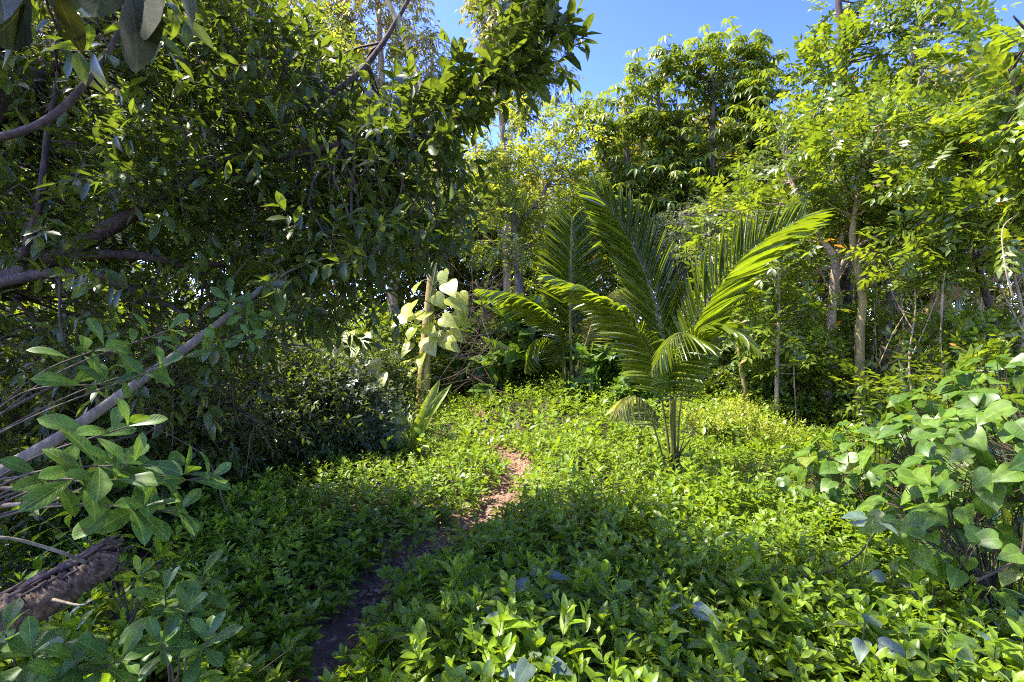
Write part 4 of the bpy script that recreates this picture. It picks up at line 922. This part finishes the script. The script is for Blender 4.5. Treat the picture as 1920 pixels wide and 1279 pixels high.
# tall trees at the upper left, behind the dark tree
tree('gum_tree', 'tall sunlit tree with sparse hanging leaves left of the blue sky', 'tree',
     [([gpt(740, 19, -.05), at(735, 500, 19), at(725, 300, 19), at(715, 120, 19), at(705, -60, 19)], .22, .08), ([at(725, 320, 19), at(790, 200, 19), at(815, 90, 19)], .08, .03), ([at(718, 180, 19), at(660, 60, 19), at(620, -60, 19)], .08, .03)],
     [E(700, 30, 19, 1.8, 1.2, 1.7), E(790, 110, 19, .9, .8, 1.1), E(760, 210, 19, 1.6, 1.1, 1.1), E(640, 140, 19, 1.3, 1.0, 1.3), E(760, 330, 18.5, 1.5, 1, 1.0), E(560, 60, 18.5, 1.6, 1, 1.5), E(600, 240, 18.5, 1.5, 1, 1.2)], 330, 'gum', 'bark_pale', rad=.4)
tree('gum_tree', 'tall thin pale tree behind the dark bough with hanging leaves against the sky', 'tree',
     [([gpt(955, 18, -.05), at(950, 500, 18), at(945, 300, 18), at(930, 100, 18), at(900, -60, 18)], .16, .06), ([at(940, 220, 18), at(1000, 120, 18), at(1020, 20, 18)], .05, .02)],
     [E(960, 60, 18, 1.0, .8, 1.4), E(1020, 130, 18, .7, .7, .9), E(960, 190, 18, 1.2, .8, .7), E(930, -20, 18, .8, .8, 1.0)], 130, 'gum', 'bark_pale', rad=.35)
tree('gum_tree', 'pale-stemmed tall tree seen through the leaves in the upper left', 'tree',
     [([gpt(250, 13, -.05), at(235, 500, 13), at(225, 300, 13), at(215, 100, 13), at(222, -100, 13)], .17, .08)],
     [E(220, 60, 13, 2.0, 1.2, 1.6), E(100, 220, 13, 1.4, 1.0, 1.0), E(330, 180, 13, 1.4, 1.0, 1.1), E(420, 320, 13, 1.4, 1, 1.0), E(80, 20, 13, 1.4, 1, 1.4)], 170, 'gum', 'bark_pale', rad=.4)
tree('sunlit_tree', 'yellow-green sunlit tree glimpsed behind the dark leaves on the left', 'tree',
     [([gpt(520, 14, -.05), at(515, 500, 14), at(505, 300, 14), at(500, 100, 14)], .16, .06)],
     [E(520, 200, 14, 1.6, 1.2, 1.4), E(620, 330, 14, 1.6, 1.2, 1.2), E(480, 430, 14, 1.6, 1, .9), E(560, 60, 14.5, 1.4, 1, 1.2), E(720, 420, 13.5, 1.2, .8, .9)], 125, 'yellow', 'bark_grey', rad=.35)
tree('sunlit_tree', 'sunlit feathery tree behind the thick limbs at the far left', 'tree',
     [([gpt(120, 10, -.05), at(120, 500, 10), at(110, 350, 10), at(100, 200, 10)], .13, .05)],
     [E(120, 350, 10, 1.6, 1, .9), E(300, 420, 10.4, 1.6, 1, .8), E(20, 460, 10, 1.2, .8, .7), E(-40, 280, 10, 1.2, .9, 1.0)], 100, 'feather', 'bark_dark', rad=.3)

# ------------------------------------------------------------------ seedlings with bluish leaves in the ground cover
for px, py, L, lab in [(1010, 1075, .15, 'bluish vine leaves in the ground cover right of the path bend'), (955, 1135, .14, 'pair of bluish leaves low in the ground cover at the bottom centre'),
                       (1280, 1115, .17, 'bluish spreading leaves in the middle of the right-hand ground cover'), (1000, 1225, .15, 'dark bluish leaves at the very bottom right of the path'),
                       (1672, 1075, .17, 'round bluish leaves standing clear of the cover below the heart-leaved bush'), (1620, 1170, .15, 'pointed bluish leaves at the lower right'),
                       (1770, 1180, .20, 'broad pale green vine leaves in the bottom right corner'), (1640, 965, .16, 'grey-blue cluster of three leaves hanging in front of the heart-leaved bush'),
                       (1860, 1100, .17, 'vine leaves at the right edge above the bottom corner')]:
    z = .42 if py != 965 else .75; Y = (EYE - z) * F / (py - CY); b = gpt(px, Y + .05)
    top = at(px, py, Y); root = thing('vine_seedling', lab, 'plant', b, 'bluish vine leaves among the ground cover')
    gs = Geo(); gl = Geo(); gs.tube([b, (b + top) / 2 + rng.normal(0, .03, 3), top], .005, .003, sides=5, n=10)
    n = 4; az = rng.uniform(0, 6.28) + np.arange(n) * 1.7
    D = np.stack([np.cos(az), np.sin(az), np.full(n, -.15)], 1); P = top[None] + D * .05 - np.array([[0, 0, .02]]) * np.arange(n)[:, None]
    gs.prisms(np.repeat(top[None], n, 0), P, .003, .002, mi=0)
    l = L * rng.uniform(.5, .85, n); gl.leaves(P, D, UP + rng.normal(0, .3, (n, 3)) + np.array([0, -.3, 0]), l, l * .62, HEART)
    gs.build('stem', M['greenstem'], root, b); gl.build('foliage', [M['blue' if px != 1770 and px != 1860 else 'heart'], M['greenstem']], root, b)
for i, (pts, lab) in enumerate([([at(1510, 1080, 2.7), at(1560, 1070, 2.7), at(1610, 1040, 2.75), at(1645, 995, 2.8)], 'thin bare vine stem looping out of the cover below the heart-leaved bush'),
                                ([at(1830, 1090, 2.3), at(1880, 1065, 2.3), at(1915, 1035, 2.3), at(1922, 950, 2.35)], 'thin bare vine stem curving up at the right edge'),
                                ([at(1265, 940, 4.6), at(1340, 925, 4.7), at(1410, 895, 4.9), at(1500, 875, 4.9)], 'thin dark vine stem crossing the sunlit cover beside the near palm'),
                                ([at(1560, 800, 8), at(1600, 770, 7.9), at(1622, 745, 7.9), at(1612, 735, 8)], 'thin looping tendril between the straight trunks'),
                                ([at(1900, 560, 6), at(1885, 500, 6), at(1880, 430, 6.1), at(1910, 400, 6.1)], 'pale looping liana hanging at the right edge')]):
    g = Geo(); g.tube(pts, .006 if i != 4 else .012, .004, sides=6, n=24); tag(g.build('liana', M['twig'] if i != 4 else M['bark_pale']), lab, 'vine')

# ------------------------------------------------------------------ the far wood behind everything
def forest():
    g = Geo(); n = 5200
    ang = rng.uniform(-1.05, 1.05, n); R = rng.uniform(21, 34, n); x = R * np.sin(ang) * 1.15; y = R * np.cos(ang) ** .6
    pxx = CX + F * x / y
    top = np.interp(pxx, [-400, 300, 600, 780, 900, 1000, 1075, 1105, 1160, 1450, 1520, 1600, 2300], [-100, -60, 120, 290, 310, 330, 350, 350, 230, 215, 230, 170, 40])
    ztop = EYE - (top - CY) / F * y
    z = .2 + (ztop - .4) * rng.random(n) ** .85
    P = np.stack([x, y, z], 1); k = 5
    PP = np.repeat(P, k, 0) + rng.normal(0, .5, (n * k, 3)); PP[:, 2] = np.maximum(PP[:, 2], .2)
    spray_simple(g, PP, unit(rand_dir(n * k) + UP * .2), rng.uniform(.5, .9, n * k), 8, .42, .17, TINY, droop=.3, twig=.008)
    m = 70; xx = rng.uniform(-30, 30, m); yy = rng.uniform(22, 33, m)
    for i in range(m):
        h = rng.uniform(4, 8); g.tube([(xx[i], yy[i], 0), (xx[i] + rng.normal(0, .4), yy[i], h / 2), (xx[i] + rng.normal(0, .8), yy[i], h)], .2, .08, sides=7, n=8, mi=1)
    return g.build('forest', [M['forest'], M['twig']])
tag(forest(), 'mass of trees and undergrowth far behind the clearing', 'forest', kind='stuff')
